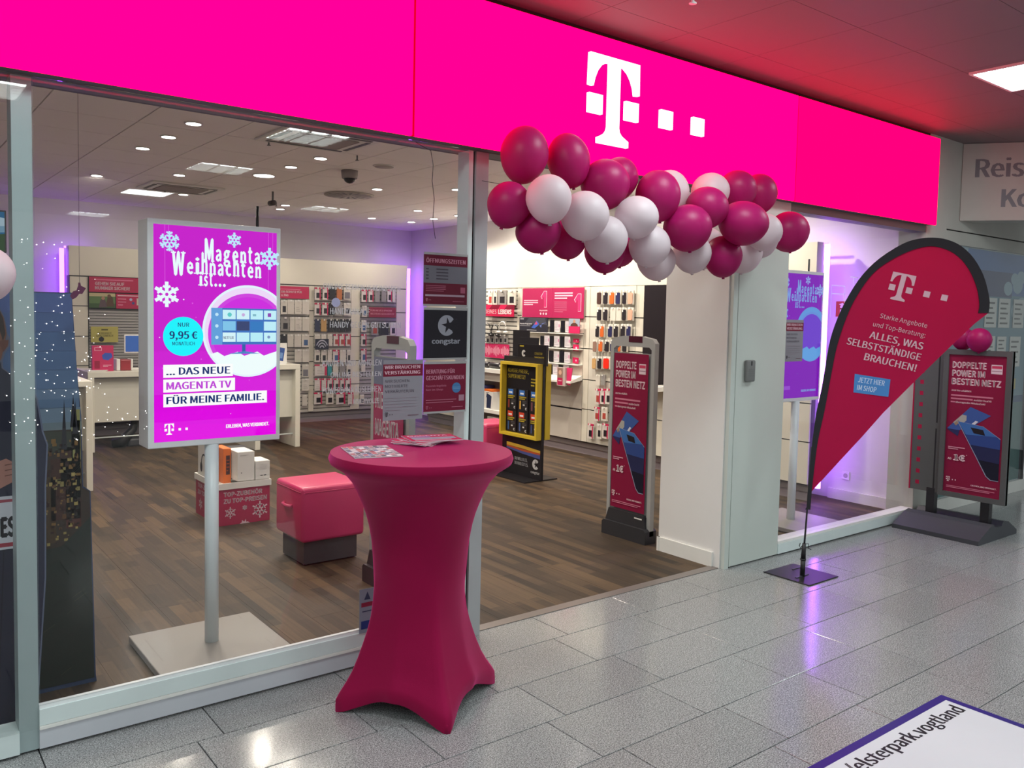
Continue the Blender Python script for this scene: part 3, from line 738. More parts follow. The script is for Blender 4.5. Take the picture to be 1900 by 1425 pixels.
# ---- poster design shared by the security gate and the street board
def power_poster(p, W, H):
    L = '#e8c9d0'
    p.rect(0, 0, W, H, '#84113a')
    p.text('DOPPELTE', W*.06, H*.905, H*.043, L, w=W*.60, bold=.02).text('POWER IM', W*.06, H*.845, H*.043, L, w=W*.58, bold=.02).text('BESTEN NETZ', W*.06, H*.785, H*.043, L, w=W*.86, bold=.02)
    p.rect(W*.74, H*.875, W*.93, H*.94, '#d9c3ca').rect(W*.75, H*.913, W*.92, H*.932, '#c23a5c', False).rect(W*.75, H*.893, W*.92, H*.898, '#8d6474')
    p.text('Jetzt hier erhältlich:', W*.06, H*.735, H*.012, L, w=W*.36, bold=.01)
    p.rect(W*.06, H*.700, W*.80, H*.711, '#c9788f', False).rect(W*.06, H*.676, W*.45, H*.687, '#c9788f', False)
    p.text('mobiler Dual KI', W*.47, H*.675, H*.012, L, w=W*.3, bold=.01)
    p.rect(W*.06, H*.652, W*.14, H*.662, '#c9788f', False)
    p.text('überragender Akkulaufzeit!', W*.15, H*.651, H*.012, L, w=W*.52, bold=.01)
    # two phones
    p.poly([(W*.02, H*.455), (W*.42, H*.625), (W*.76, H*.575), (W*.48, H*.505), (W*.25, H*.46), (W*.22, H*.41)], '#2c2f5c')
    p.poly([(W*.02, H*.46), (W*.42, H*.63), (W*.78, H*.58), (W*.50, H*.50), (W*.24, H*.455)], '#3d5a9c')
    p.poly([(W*.12, H*.505), (W*.28, H*.57), (W*.36, H*.565), (W*.36, H*.53), (W*.28, H*.50)], '#a9a8a0').poly([(W*.14, H*.50), (W*.22, H*.53), (W*.24, H*.515), (W*.18, H*.485)], '#96806a')
    p.poly([(W*.43, H*.50), (W*.52, H*.535), (W*.57, H*.53), (W*.48, H*.495)], '#d4d6de')
    p.poly([(W*.20, H*.52), (W*.66, H*.50), (W*.96, H*.425), (W*.96, H*.125), (W*.82, H*.125), (W*.74, H*.15)], '#98a0b8')
    p.poly([(W*.215, H*.518), (W*.66, H*.498), (W*.96, H*.42), (W*.96, H*.13), (W*.83, H*.13), (W*.755, H*.152)], '#262a50')
    p.poly([(W*.215, H*.518), (W*.66, H*.498), (W*.90, H*.437), (W*.36, H*.43)], '#3f6dae').poly([(W*.36, H*.43), (W*.90, H*.437), (W*.96, H*.42), (W*.96, H*.35), (W*.455, H*.36)], '#2f4786')
    p.poly([(W*.60, H*.26), (W*.96, H*.25), (W*.96, H*.13), (W*.83, H*.13), (W*.755, H*.152)], '#17182a')
    p.poly([(W*.44, H*.485), (W*.66, H*.475), (W*.70, H*.437), (W*.50, H*.445)], '#211c22')
    p.bars(W*.06, H*.325, W*.30, H*.006, H*.012, 2, '#d99bad')
    p.text('AB', W*.06, H*.235, H*.015, L, w=W*.07).text('1€', W*.16, H*.235, H*.042, L, w=W*.22, bold=.025).text('*', W*.39, H*.27, H*.012, L)
    p.tlogo(W*.05, H*.075, H*.035, L)
    p.text('ERLEBEN, WAS VERBINDET.', W*.50, H*.065, H*.010, L, w=W*.44, bold=.012)
    p.bars(W*.06, H*.042, W*.85, H*.005, H*.010, 2, '#c9788f', .9)

# ---- street board
t = thing('pavement_board', 'grey street poster board on a dark ballast base by the travel agency', 'poster board', (7.31, -.42, 0))
fr = Fr((0, -.05, 0), (1, 0, 0), (0, 0, 1))
MB().prism([(6.955, .0), (7.67, 0), (7.67, .035), (7.50, .125), (7.40, .14), (7.37, .105), (7.24, .105), (7.22, .135), (7.15, .12), (6.955, .035)], fr, 0, .705, mat('ballast_grey', (.05, .052, .062), .5)).build('ballast_base', t)
for y in (-.215, -.661): MB().box(7.26, 7.32, y-.035, y+.035, .10, .34, BLACK).build('leg', t)
sd = SIDE(-.29, .30, 7.235)
mb = MB(); W_, H_ = .535, 1.24; b_ = .042
for a in ((0, W_, 0, b_), (0, W_, H_-b_, H_), (0, b_, b_, H_-b_), (W_-b_, W_, b_, H_-b_)): sd.box(mb, a[0], a[1], a[2], a[3], -.03, .015, BOARDG)
mb.build('frame', t)
MB().prism([(0, 0), (W_, 0), (W_, H_), (0, H_)], sd, -.035, -.001, BOARDG).build('back_panel', t)
ps = SIDE(-.29-b_, .30+b_, 7.2335)
p = Print(ps); power_poster(p, W_-2*b_, H_-2*b_); p.build(t, 'poster')
wg = SIDE(-.035, .305, 7.262)
MB().prism([(0, 0), (.24, 0), (.24, 1.22), (0, 1.22)], wg, -.03, 0, BOARDG).build('side_panel', t)
MB().prism([(-.012, 0), (0, 0), (0, 1.22), (-.012, 1.22)], wg, -.03, .002, ink('#a0103c')).build('edge_strip', t, label='magenta edge strip')
p = Print(wg)
for k in range(12): p.rect(.045, .05+k*.097, .077, .085+k*.097, '#a0103c', False)
p.rect(.195, .02, .208, .55, '#2a2a2c', False).rect(.198, .60, .211, 1.2, '#2a2a2c', False)
p.build(t, 'squares')

# ---- floor sticker, bottom right
t = thing('floor_sticker', 'white floor sticker with violet border and a web address', 'sticker', (3.4, -2.4, 0))
fr = Fr((4.0, -1.855, .0004), (-1, 0, 0), (0, -1, 0))     # u: towards -x, v: away from the shop
fr = Fr((2.55, -1.855, 0.0004), (1, 0, 0), (0, 1, 0))
MB().prism([(0, -1.1), (1.45, -1.1), (1.45, 0), (0, 0)], fr, 0, .0016, ink('#302575', rough=.3)).build('border', t)
p = Print(fr, .0021)
p.rect(.04, -1.06, 1.41, -.04, '#c9cbd0')
p.text('/elsterpark.vogtland', .465, -.145, .068, '#17171c', w=.915, bold=.014)
p.build(t, 'lettering')

# ================================================================ BALLOONS
BALL = [(2.689, -0.25, 2.565, 0.124, 0.145, 1.0), (2.972, -0.27, 2.569, 0.114, 0.142, 1.0), (2.539, -0.325, 2.291, 0.109, 0.114, 1.0), (2.643, -0.505, 2.313, 0.112, 0.117, 0.0), (2.906, -0.478, 2.259, 0.125, 0.123, 0.0), (3.176, -0.34, 2.46, 0.133, 0.133, 1.0), (3.385, -0.23, 2.525, 0.109, 0.121, 1.0), (2.711, -0.349, 2.171, 0.117, 0.106, 1.0), (2.999, -0.242, 2.165, 0.11, 0.11, 1.0), (3.107, -0.427, 2.159, 0.117, 0.122, 0.0), (3.251, -0.272, 2.105, 0.113, 0.113, 1.0), (3.436, -0.203, 2.138, 0.099, 0.099, 1.0), (3.289, -0.47, 2.285, 0.118, 0.112, 0.0), (3.535, -0.392, 2.431, 0.126, 0.141, 1.0), (3.813, -0.23, 2.495, 0.115, 0.131, 0.0), (3.454, -0.415, 2.146, 0.116, 0.116, 0.0), (3.65, -0.29, 2.076, 0.112, 0.109, 0.0), (3.711, -0.462, 2.262, 0.138, 0.131, 1.0), (3.881, -0.356, 2.133, 0.114, 0.114, 0.0), (4.261, -0.151, 2.2, 0.117, 0.13, 0.0), (3.921, -0.423, 2.399, 0.126, 0.12, 1.0), (4.163, -0.246, 2.533, 0.119, 0.116, 0.0), (4.389, -0.275, 2.565, 0.123, 0.123, 1.0), (4.673, -0.23, 2.575, 0.12, 0.131, 1.0), (4.158, -0.504, 2.323, 0.15, 0.129, 1.0), (4.176, -0.348, 2.133, 0.118, 0.125, 1.0), (4.56, -0.205, 2.182, 0.127, 0.127, 0.0), (4.514, -0.394, 2.306, 0.116, 0.116, 0.0), (4.761, -0.201, 2.28, 0.108, 0.112, 0.0), (4.977, -0.259, 2.351, 0.138, 0.135, 1.0), (0.348, -0.28, 1.851, 0.083, 0.092, 0.0)]
NAMES = ['bright magenta balloon at the upper left end of the garland, overlapping the fascia',
 'magenta balloon on the fascia, second from left in the garland\'s top row',
 'dark magenta balloon at the far left of the garland beside the door post',
 'white balloon, leftmost white one of the garland',
 'white balloon, second white one from left, below the big magenta pair',
 'magenta balloon in the top row below the logo letter',
 'magenta balloon half hidden behind the one below the logo letter',
 'dark magenta balloon hanging low under the leftmost white balloon',
 'dark magenta balloon mostly hidden behind the second white balloon from left',
 'white balloon hanging low, third white one from left',
 'dark magenta balloon peeping out below the third white balloon from left',
 'dark magenta balloon hidden between two low white balloons, mid left',
 'round white balloon in the front middle of the garland',
 'magenta balloon in the top row right of the front middle white one',
 'pale balloon behind the top middle magenta balloon, touching the fascia',
 'white balloon directly below the front middle white balloon',
 'pale shaded balloon at the very bottom middle of the garland',
 'large magenta balloon at the front centre right of the garland',
 'pale balloon peeping out below the large centre right magenta balloon',
 'pale narrow balloon right of and behind the large centre right magenta balloon',
 'magenta balloon just above the large centre right magenta balloon',
 'pale balloon at the top edge, above the centre right magenta pair',
 'magenta balloon on the fascia, second from right in the top row',
 'bright magenta balloon at the right end of the top row on the fascia',
 'large magenta balloon at the front right of the garland',
 'dark magenta balloon hanging lowest at the right of the garland',
 'pale balloon in front of the pillar, below the large front right magenta one',
 'pale balloon between the two rightmost magenta balloons',
 'pale balloon showing only its lower edge near the garland\'s right end',
 'magenta balloon at the far right end of the garland',
 'white balloon at the left picture edge beside the window post']
def balloon(c, rx, rz, m, name, label, group=None, tilt=0.0):
    t = thing(name, label, 'balloon', c, group)
    prof = []
    n = 18
    for i in range(n+1):
        a = -PI/2+PI*i/n
        z = math.sin(a); r = math.cos(a)
        if z < 0: r *= (1-.10*z*z*(1-abs(z)) - .06*abs(z)); 
        prof.append((max(r*rx, .0015), z*rz*(1.04 if z < 0 else 1)))
    MB().lathe(prof, c, m, 32).build('skin', t)
    MB().lathe([(.003, .012), (.006, .004), (.010, -.004), (.0085, -.007)], (c[0], c[1], c[2]-rz*1.045), m, 10).build('knot', t)
    t.location = c
    return t
for i, (x, y, z, rx, rz, k) in enumerate(BALL):
    t = balloon((x, y, z), rx, rz, PINKB if k else WHITEB, 'balloon', NAMES[i], 'balloon garland over the doorway' if i < 30 else None)
    a = random.Random(i).uniform(-.25, .25)
    t.rotation_euler = (random.Random(i+50).uniform(-.2, .2), a, 0)
o = MB().tube([(2.60, -.008, 2.45), (2.66, -.12, 2.425), (2.75, -.26, 2.38)], .0014, DGREY, 5).build('garland_string')
tag(o, 'thin dark string tying the balloon garland to the door post', 'string')
o = MB().tube([(2.21, .02, 2.60), (2.25, .022, 2.585), (2.30, .022, 2.57), (2.315, .022, 2.50), (2.31, .022, 2.42), (2.325, .022, 2.33), (2.318, .022, 2.22), (2.335, .022, 2.13)], .0018, DGREY, 5).build('loose_cable')
tag(o, 'thin loose cable dangling behind the glass above the opening hours sign', 'cable')
t1 = balloon((7.21, -.57, 1.625), .095, .098, PINKB, 'balloon', 'magenta balloon on top of the grey street poster board, right one')
t2 = balloon((7.30, -.40, 1.63), .09, .095, PINKB, 'balloon', 'magenta balloon on top of the street board, left one behind the flag')

# ================================================================ WINDOW DISPLAYS: lit screens
def advert(p, W, H, pal, tv=True):
    bg, ltx, gl, gin, snow, bar1, navy = pal[:7]
    p.rect(0, 0, W, H, bg)
    if tv:
        for k in range(6): p.rect(0, H*(0.0+k*.07), W, H*(.07+k*.07), ['#e600e6', '#e300e5', '#df00e2', '#da02de', '#d504d9', '#d004d4'][k], False)
        p.d += p.step
    rs = random.Random(5)
    for i in range(26): p.disc(W*rs.uniform(.04, .96), H*rs.uniform(.03, .7), W*rs.uniform(.003, .007), ltx if i % 4 == 0 else pal[7], 6, nd=False)
    for a in (.083, .112, .925, .962): p.rect(W*a, H*(.93 if a > .1 and a < .2 else .70 if a < .1 else .52 if a < .95 else .9), W*(a+.0035), H, pal[7], False)
    p.d += p.step
    p.flake(W*.12, H*.925, W*.078, pal[8], kind=0).flake(W*.635, H*.951, W*.062, pal[8], kind=1).flake(W*.936, H*.872, W*.092, pal[8], kind=1).flake(W*.098, H*.682, W*.10, ltx, kind=1)
    # hand-set headline: letters of uneven height with small slab feet
    def word(s, u0, u1, v, caps, dv):
        wd = [max(.10, max(q[0] for q in text_polys(ch, 0.0)[0])-min(q[0] for q in text_polys(ch, 0.0)[0])) for ch in s]
        wd = [x*(1.05 if ch in 'MW' else 1) for x, ch in zip(wd, s)]
        tot = sum(wd)+.05*len(s); u = u0
        for i, ch in enumerate(s):
            w_ = (u1-u0)*wd[i]/tot; sp = (u1-u0)*.05/tot
            vb = v+dv[i % len(dv)]
            p.text(ch, W*(u+sp*.5), H*vb, H*caps[i], ltx, w=W*w_, bold=.019, nd=False)
            if ch in 'nhi': 
                for q_ in ((0, .4), (.6, 1)) if ch != 'i' else ((-.3, 1.3),): p.rect(W*(u+sp*.5+w_*(q_[0]-.08)), H*vb, W*(u+sp*.5+w_*(q_[1]+.08)), H*(vb+.005), ltx, False)
            if ch in 'MW':
                yb = vb if ch == 'M' else vb+caps[i]-.006
                for q_ in ((0, .22), (.78, 1)): p.rect(W*(u+sp*.5+w_*(q_[0]-.08)), H*yb, W*(u+sp*.5+w_*(q_[1]+.08)), H*(yb+.006), ltx, False)
            u += w_+sp
        p.d += p.step
    word('Magenta', .385, .86, .842, [.105, .070, .070, .070, .070, .080, .070], [0, .006, .004, .004, .003, .002, .002])
    word('Weihnachten', .13, .87, .782, [.105, .070, .070, .092, .070, .070, .070, .088, .078, .070, .070], [-.008, 0, 0, 0, 0, -.002, -.003, -.003, -.004, -.006, -.006])
    word('ist...', .345, .57, .728, [.060, .060, .072, .06, .06, .06], [0])
    # snow globe
    cxg, cyg, rg = W*.757, H*.515, W*.384
    def clipd(r, c, lo=-9):
        P = []
        for i in range(64):
            a = 2*PI*i/64; x = min(cxg+r*math.cos(a), W); y = max(cyg+r*math.sin(a), lo)
            P.append((x, y))
        p.poly(P, c)
    clipd(rg, gl)
    if tv: clipd(rg*.95, '#f0d9fa')
    cxg -= rg*.0; cyg -= rg*.06; clipd(rg*.88, gin); clipd(rg*.80, pal[9]); cyg += rg*.06
    P = []
    for i in range(25):
        a = math.radians(205+(335-205)*i/24); x = cxg+rg*.96*math.cos(a); P.append((min(x, W), cyg+rg*.96*math.sin(a)))
    yt = H*.405
    top = [(W*min(1, .44+.56*i/10), yt+H*.012*math.sin(i*2.1)) for i in range(10, -1, -1)]
    p.poly(P+top, snow)
    if tv:
        p.rect(W*.445, H*.45, W, H*.625, '#3a6fc0').rect(W*.445, H*.45, W*.535, H*.625, '#5f9fdc', False)
        p.rect(W*.70, H*.405, W*.73, H*.45, '#2c5aa8', False).poly([(W*.58, H*.405), (W*.72, H*.418), (W*.86, H*.405)], '#4a86c8', False)
        p.d += p.step
        cs = [['#c9f2fa', '#d2f4fb', '#bff0fa', '#c4effa'], ['#7fc4ea', '#34406e', '#2f78bf', '#bfeefa'], ['#d6f5fb', '#c2effa', '#b9edf9', '#c6f1fa']]
        for r_ in range(3):
            for c_ in range(4):
                a0 = .538+.1165*c_; b0 = .572-.0545*r_
                p.rect(W*a0, H*b0, W*min(1, a0+.108), H*(b0+.045), cs[r_][c_], False)
        p.d += p.step
        p.text('NETFLIX', W*.545, H*.477, H*.013, '#6d6f8a', w=W*.085)
        p.disc(W*.595, H*.594, W*.018, '#5ec9c9', 16, nd=False).disc(W*.71, H*.594, W*.014, '#c9a9dd', 16, nd=False).rect(W*.92, H*.586, W*.95, H*.604, '#8c3fb0', False).rect(W*.79, H*.588, W*.82, H*.598, '#7fb8c9', False).disc(W*.93, H*.486, W*.013, '#7a8fc0', 16, nd=False)
        for r_ in range(3): p.disc(W*.49, H*(.594-.0545*r_), W*.014, '#bfe6fa', 12, nd=False)
        p.d += p.step
        p.disc(W*.224, H*.489, W*.157, '#00f4ff')
        p.text('NUR', W*.225, H*.534, H*.019, navy, al='c', bold=.006).text('9,95 €', W*.225, H*.478, H*.035, navy, w=W*.22, al='c', bold=.013).text('MONATLICH', W*.225, H*.448, H*.016, navy, w=W*.175, al='c', bold=.006)
        p.rect(W*.068, H*.298, W*.622, H*.358, '#ffffff', False).rect(W*.068, H*.230, W*.64, H*.290, '#ffffff', False).rect(W*.068, H*.162, W*.915, H*.222, '#ffffff')
        p.text('... DAS NEUE', W*.09, H*.311, H*.034, navy, w=W*.51, bold=.014).text('MAGENTA TV', W*.09, H*.243, H*.034, '#c036d8', w=W*.52, bold=.014).text('FÜR MEINE FAMILIE.', W*.09, H*.175, H*.034, navy, w=W*.80, bold=.014)
        p.tlogo(W*.075, H*.033, H*.052, '#ffffff')
        p.text('ERLEBEN, WAS VERBINDET.', W*.565, H*.048, H*.016, '#ffffff', w=W*.37, bold=.02)
    else:
        p.rect(W*.05, H*.07, W*.3, H*.1, pal[7], False)
        p.text('ERLEBEN, WAS VERBINDET.', W*.565, H*.048, H*.016, ltx, w=W*.37, bold=.02)
def screen_stand(x0, yf, bx, by, label, pal, tv, e):
    W, H = .662, 1.11
    t = thing('advert_screen', label, 'screen', (bx, by, 0), None)
    body = mat('screen_body', (.80, .81, .83), .4)
    mb = MB(); mb.bbox(x0, x0+W, yf, yf+.17, 1.064, 2.174, body, .004, 2); mb.build('housing', t)
    sc = FRONT(x0+.028, 1.064+.030, yf)
    Wd, Hd = W-.05, H-.056
    p = Print(sc, .0008, e); advert(p, Wd, Hd, pal, tv); p.build(t, 'display', label='glowing advert display')
    mb = MB().lathe([(.034, .035), (.034, 1.064)], (bx+.01, by-.01, 0), mat('pole_grey', (.76, .82, .84), .35), 24); mb.build('pole', t)
    MB().bbox(bx-.32, bx+.32, by-.29, by+.29, 0.008, .042, PLATE, .004, 2).build('base_plate', t)
    MB().box(bx-.28, bx+.28, by-.25, by+.25, 0, .008, DGREY).build('base_foot', t)
    MB().tube([(x0+.575, yf+.10, 2.10), (x0+.575, yf+.10, 2.29)], .008, BLACK).build('aerial', t)
PAL1 = ('#c800cc', '#eafcff', '#e6f6ff', '#d23ce0', '#f2ffff', '#ffffff', '#0a2a6e', '#e05ae6', '#bfe9ff', '#d01ee0')
PAL2 = ('#8a06c8', '#86aef6', '#6aa6f2', '#6f9bf0', '#69aef6', '#ffffff', '#0a2a6e', '#a24be0', '#9ab4fa', '#7740e0')
screen_stand(1.086, .60, 1.39, .64, 'tall bright magenta advert screen on a grey pole behind the left glass', PAL1, True, 1.05)
screen_stand(5.985, .50, 6.31, .53, 'purple advert screen on a pole in the right display window', PAL2, False, .85)

# ---- cardboard displays at the far left
t = thing('photo_backdrop', 'tall cardboard backdrop printed with a castle at dusk, far left', 'backdrop', (.5, .56, 0))
fr = FRONT(0, 0, .55)
OUTL = [(-.6, .0), (.842, .0), (.838, .035), (.822, .90), (.792, .925), (.786, 1.25), (.771, 1.45), (.752, 1.807), (-.6, 1.80)]
MB().prism(OUTL, fr, -.015, 0, ink('#2c3c5c')).build('card', t)
p = Print(fr)
sk = ['#46588c', '#425784', '#415a83', '#435d85', '#4a6488', '#586f8c', '#6c7f92']
for k in range(7):
    z1 = 1.80-.085*k; z0 = z1-.085
    xr = .752+(1.807-z1)*.06
    p.rect(-.595, z0, xr, z1+.001, sk[k], False)
p.d += p.step
p.rect(-.595, 1.19, .786, 1.225, '#6a7880', False)
p.poly([(-.595, .02), (.832, .02), (.818, .90), (.788, .92), (.783, 1.19), (-.595, 1.20)], '#33261d')
p.poly([(.60, 1.19), (.78, 1.18), (.78, 1.10), (.60, 1.08)], '#35382e', False)
for (a, b_, w_, h_, c) in ((.745, .80, .035, .30, '#8c8a55'), (.70, .75, .05, .18, '#3b2118'), (.76, .87, .022, .18, '#85824f'), (.66, .60, .12, .28, '#3d1f16'), (.765, .70, .03, .16, '#7a6d3f'), (.72, .56, .07, .2, '#4a2018'), (.63, .50, .05, .3, '#42301c'), (.60, .62, .03, .2, '#57401f'), (.76, .78, .025, .05, '#5a2418')):
    p.rect(a, b_+.18, min(a+w_, .782), b_+.18+h_, c, False)
p.d += p.step
for (a, b_, h_) in ((.715, .93, .28), (.752, 1.03, .20), (.772, 1.0, .2)): p.poly([(min(a, .76)-.012, b_+.17), (min(a, .76)+.012, b_+.17), (min(a, .76)+.002, b_+h_+.12)], '#24222a', False)
rs = random.Random(4)
for k in range(170): 
    a, b_ = rs.uniform(.58, .765), rs.uniform(.66, 1.14); s_ = rs.uniform(.005, .018)
    p.rect(a, b_, a+s_, b_+s_*rs.uniform(.6, 1.6), rs.choice(['#7a5a2c', '#8a7a48', '#30140f', '#5a3a1c', '#a08a50', '#26170f']), False)
p.d += p.step
p.poly([(-.595, .02), (.832, .02), (.820, .78), (.70, .66), (-.595, .55)], '#1d2620')
for k in range(40):
    a, b_ = rs.uniform(-.3, .8), rs.uniform(.04, .45); p.poly([(a, b_), (a+.05, b_+.03), (a+.05, b_+.034), (a, b_+.004)], rs.choice(['#2b3628', '#33362a', '#161d18']), False)
p.build(t, 'castle_print')
t = thing('cardboard_figure', 'life-size cardboard cutout of a man in a dark suit holding a plate, far left', 'cutout', (.3, .30, 0))
fr = FRONT(0, 0, .30)
FIG = [(.18, .0), (.555, .0), (.57, .14), (.60, .60), (.604, .995), (.613, 1.165), (.596, 1.223), (.577, 1.36), (.55, 1.42), (.50, 1.45), (.455, 1.49), (.453, 1.52), (.462, 1.55), (.479, 1.58), (.481, 1.61), (.472, 1.628), (.468, 1.66), (.462, 1.695), (.447, 1.73), (.42, 1.755), (.38, 1.765), (.33, 1.75), (.30, 1.70), (.29, 1.60), (.31, 1.52), (.30, 1.48), (.18, 1.42), (.15, 1.2), (.14, .9)]
MB().prism(FIG, fr, -.01, 0, ink('#5c6278')).build('card', t)
p = Print(fr)
sh = lambda P, k=.006: [(x-(k if x > .3 else -k), z) for x, z in P]
p.poly(sh(FIG[:12]+[(.42, 1.40), (.40, 1.30), (.36, 1.40), (.30, 1.46)]+FIG[26:]), '#23253a')
p.poly([(.345, 1.50), (.44, 1.50), (.41, 1.40), (.37, 1.34)], '#c9ccd4').poly([(.375, 1.46), (.395, 1.46), (.392, 1.2), (.372, 1.2)], '#4a2c3c')
p.poly(sh(FIG[15:26], .004)+[(.345, 1.50), (.43, 1.49), (.449, 1.53)], '#7a4f3e').poly([(.29, 1.62), (.30, 1.70), (.33, 1.745), (.38, 1.758), (.42, 1.749), (.445, 1.725), (.457, 1.69), (.464, 1.63), (.455, 1.60), (.44, 1.66), (.32, 1.68)], '#3a2c28')
p.disc(.345, 1.625, .012, '#e6dcd6', 10, ry=.006, nd=False).disc(.405, 1.625, .012, '#e6dcd6', 10, ry=.006).disc(.345, 1.625, .005, '#20181a', 8, nd=False).disc(.405, 1.625, .005, '#20181a', 8)
p.poly([(.37, 1.62), (.384, 1.57), (.362, 1.57)], '#6a4034').rect(.352, 1.535, .402, 1.543, '#8c4a44')
p.poly([(.44, 1.60), (.475, 1.605), (.472, 1.58), (.455, 1.555)], '#6a4034')
p.poly([(.40, 1.10), (.46, 1.12), (.49, 1.10), (.494, 1.06), (.48, 1.02), (.42, .99)], '#a8776a')
for k in range(3): p.poly([(.455, 1.095-.022*k), (.49, 1.10-.022*k), (.49, 1.096-.022*k), (.455, 1.091-.022*k)], '#6f463c', False)
for k in range(4): p.poly([(.30+.06*k, .15), (.305+.06*k, .15), (.33+.06*k, .75), (.325+.06*k, .75)], '#191a2b', False)
p.d += p.step
p.rect(.15, .745, .497, .965, '#c4c8d0').rect(.15, .94, .497, .952, '#9c4656', False).rect(.15, .755, .497, .772, '#9c3344', False)
p.text('ES', .436, .80, .075, '#1a1a22', w=.055, bold=.03)
p.build(t, 'figure_print')

# ---- glowing dots added in place of lights mirrored in the left glass
t = thing('reflection_dots', 'tiny white glowing dots added for lights reflected in the left glass', 'reflections', (.7, -.03, 1.0))
FL = emit('reflection_dot_glow', (1.0, .98, .95), 3.0)
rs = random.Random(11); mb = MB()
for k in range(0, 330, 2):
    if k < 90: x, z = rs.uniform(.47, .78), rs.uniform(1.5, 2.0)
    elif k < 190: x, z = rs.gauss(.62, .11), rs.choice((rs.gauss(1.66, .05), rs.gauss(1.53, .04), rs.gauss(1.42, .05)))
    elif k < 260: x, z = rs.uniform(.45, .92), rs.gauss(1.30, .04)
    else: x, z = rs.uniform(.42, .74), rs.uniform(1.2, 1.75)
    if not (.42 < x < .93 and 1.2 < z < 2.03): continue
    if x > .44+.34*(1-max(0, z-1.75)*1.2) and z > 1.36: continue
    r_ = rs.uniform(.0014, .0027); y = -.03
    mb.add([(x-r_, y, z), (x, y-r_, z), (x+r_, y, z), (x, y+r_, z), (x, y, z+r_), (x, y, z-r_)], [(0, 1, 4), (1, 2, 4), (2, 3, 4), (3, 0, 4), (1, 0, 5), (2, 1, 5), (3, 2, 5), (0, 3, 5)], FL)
mb.build('glowing_dots', t, kind='stuff')

# ================================================================ GLASS STICKERS beside the doorway
def glass_poster(name, x0, x1, z0, z1, label, paint, y=-.0175, frame=True):
    t = thing(name, label, 'poster', ((x0+x1)/2, y, z0))
    f_ = FRONT(x0, z0, y)
    MB().prism([(0, 0), (x1-x0, 0), (x1-x0, z1-z0), (0, z1-z0)], f_, 0, .001, ink('#6d6a6c')).build('sheet', t)
    if frame:
        W, H = x1-x0, z1-z0
        for b0, b1 in ((H, H+.012), (-.01, 0)):
            mb = MB(); f_.box(mb, 0, W, b0, b1, 0, .004, DALU); mb.build('clamp_rail', t)
    p = Print(f_, .0014); paint(p, x1-x0, z1-z0); p.build(t)
LG = '#b07a8c'
def hours(p, W, H):
    p.rect(0, 0, W, H, '#5c0a26').rect(0, H*.43, W, H*.78, '#66656e')
    p.text('ÖFFNUNGSZEITEN', W*.05, H*.84, H*.085, LG, w=W*.9, bold=.015)
    for k in range(4): p.rect(W*.05, H*(.70-.065*k), W*.11, H*(.725-.065*k), '#3f3944', False).rect(W*.28, H*(.70-.065*k), W*.55, H*(.725-.065*k), '#3f3944', False)
    p.bars(W*.05, H*.37, W*.45, H*.012, H*.035, 4, '#a05a72', .9).rect(W*.04, H*.16, W*.94, H*.20, '#a08a98').rect(W*.84, H*.24, W*.95, H*.36, '#9a5068')
    p.tlogo(W*.05, H*.06, H*.06, '#b07a8c').rect(W*.66, H*.06, W*.93, H*.07, '#a05a72')
glass_poster('opening_hours_sign', 2.243, 2.51, 1.795, 2.045, 'magenta opening hours sign on the glass beside the door', hours)
def cong(p, W, H):
    p.rect(0, 0, W, H, '#1b1820')
    p.congstar(W*.52, H*.68, W*.2, '#8f939d', '#1b1820').text('congstar', W*.18, H*.30, H*.10, '#9a9ea8', w=W*.66, bold=.02)
glass_poster('black_logo_poster', 2.248, 2.514, 1.521, 1.766, 'black square poster with grey star logo on the door-side glass', cong)
def berat(p, W, H):
    p.rect(0, 0, W, H, '#6a0b2b')
    p.text('BERATUNG FÜR', W*.05, H*.80, H*.085, LG, w=W*.68, bold=.015).text('GESCHÄFTSKUNDEN', W*.05, H*.665, H*.085, LG, w=W*.9, bold=.015)
    p.text('Passende Angebote', W*.05, H*.52, H*.04, '#a05a72', w=W*.48).text('hier im Shop', W*.05, H*.44, H*.04, '#a05a72', w=W*.4)
    p.disc(W*.77, H*.485, W*.105, '#3f6d9c', ry=H*.11).rect(W*.69, H*.49, W*.85, H*.50, '#6d93ba', False).rect(W*.69, H*.46, W*.85, H*.47, '#6d93ba', False)
    p.rect(W*.83, H*.20, W*.96, H*.33, '#9a7484').bars(W*.05, H*.235, W*.72, H*.012, H*.05, 2, '#b06a80', .9).tlogo(W*.05, H*.05, H*.07, '#a05a72').rect(W*.66, H*.07, W*.93, H*.08, '#b06a80')
glass_poster('business_poster', 2.253, 2.512, 1.246, 1.49, 'magenta business advice poster below the black logo poster', berat)
def wir(p, W, H):
    p.rect(0, 0, W, H, '#86868e').rect(0, H*.73, W, H*.93, '#700d2c')
    p.text('WIR BRAUCHEN', W*.03, H*.855, H*.055, '#c9a9b4', w=W*.9, bold=.015).text('VERSTÄRKUNG', W*.03, H*.765, H*.055, '#c9a9b4', w=W*.9, bold=.015)
    p.text('WIR SUCHEN', W*.05, H*.63, H*.045, '#4f4a55', w=W*.6, bold=0).text('MOTIVIERTE', W*.05, H*.545, H*.045, '#4f4a55', w=W*.56, bold=0).text('VERKÄUFER/IN', W*.05, H*.46, H*.045, '#4f4a55', w=W*.72, bold=0)
    p.bars(W*.05, H*.37, W*.8, H*.012, H*.05, 5, '#8a8690', .5).tlogo(W*.05, H*.07, H*.07, '#3c3a42').rect(W*.62, H*.07, W*.9, H*.08, '#6a4a58')
glass_poster('job_poster', 2.02, 2.247, 1.214, 1.514, 'white job poster with magenta heading, left of the business poster', wir, y=-.0172, frame=False)
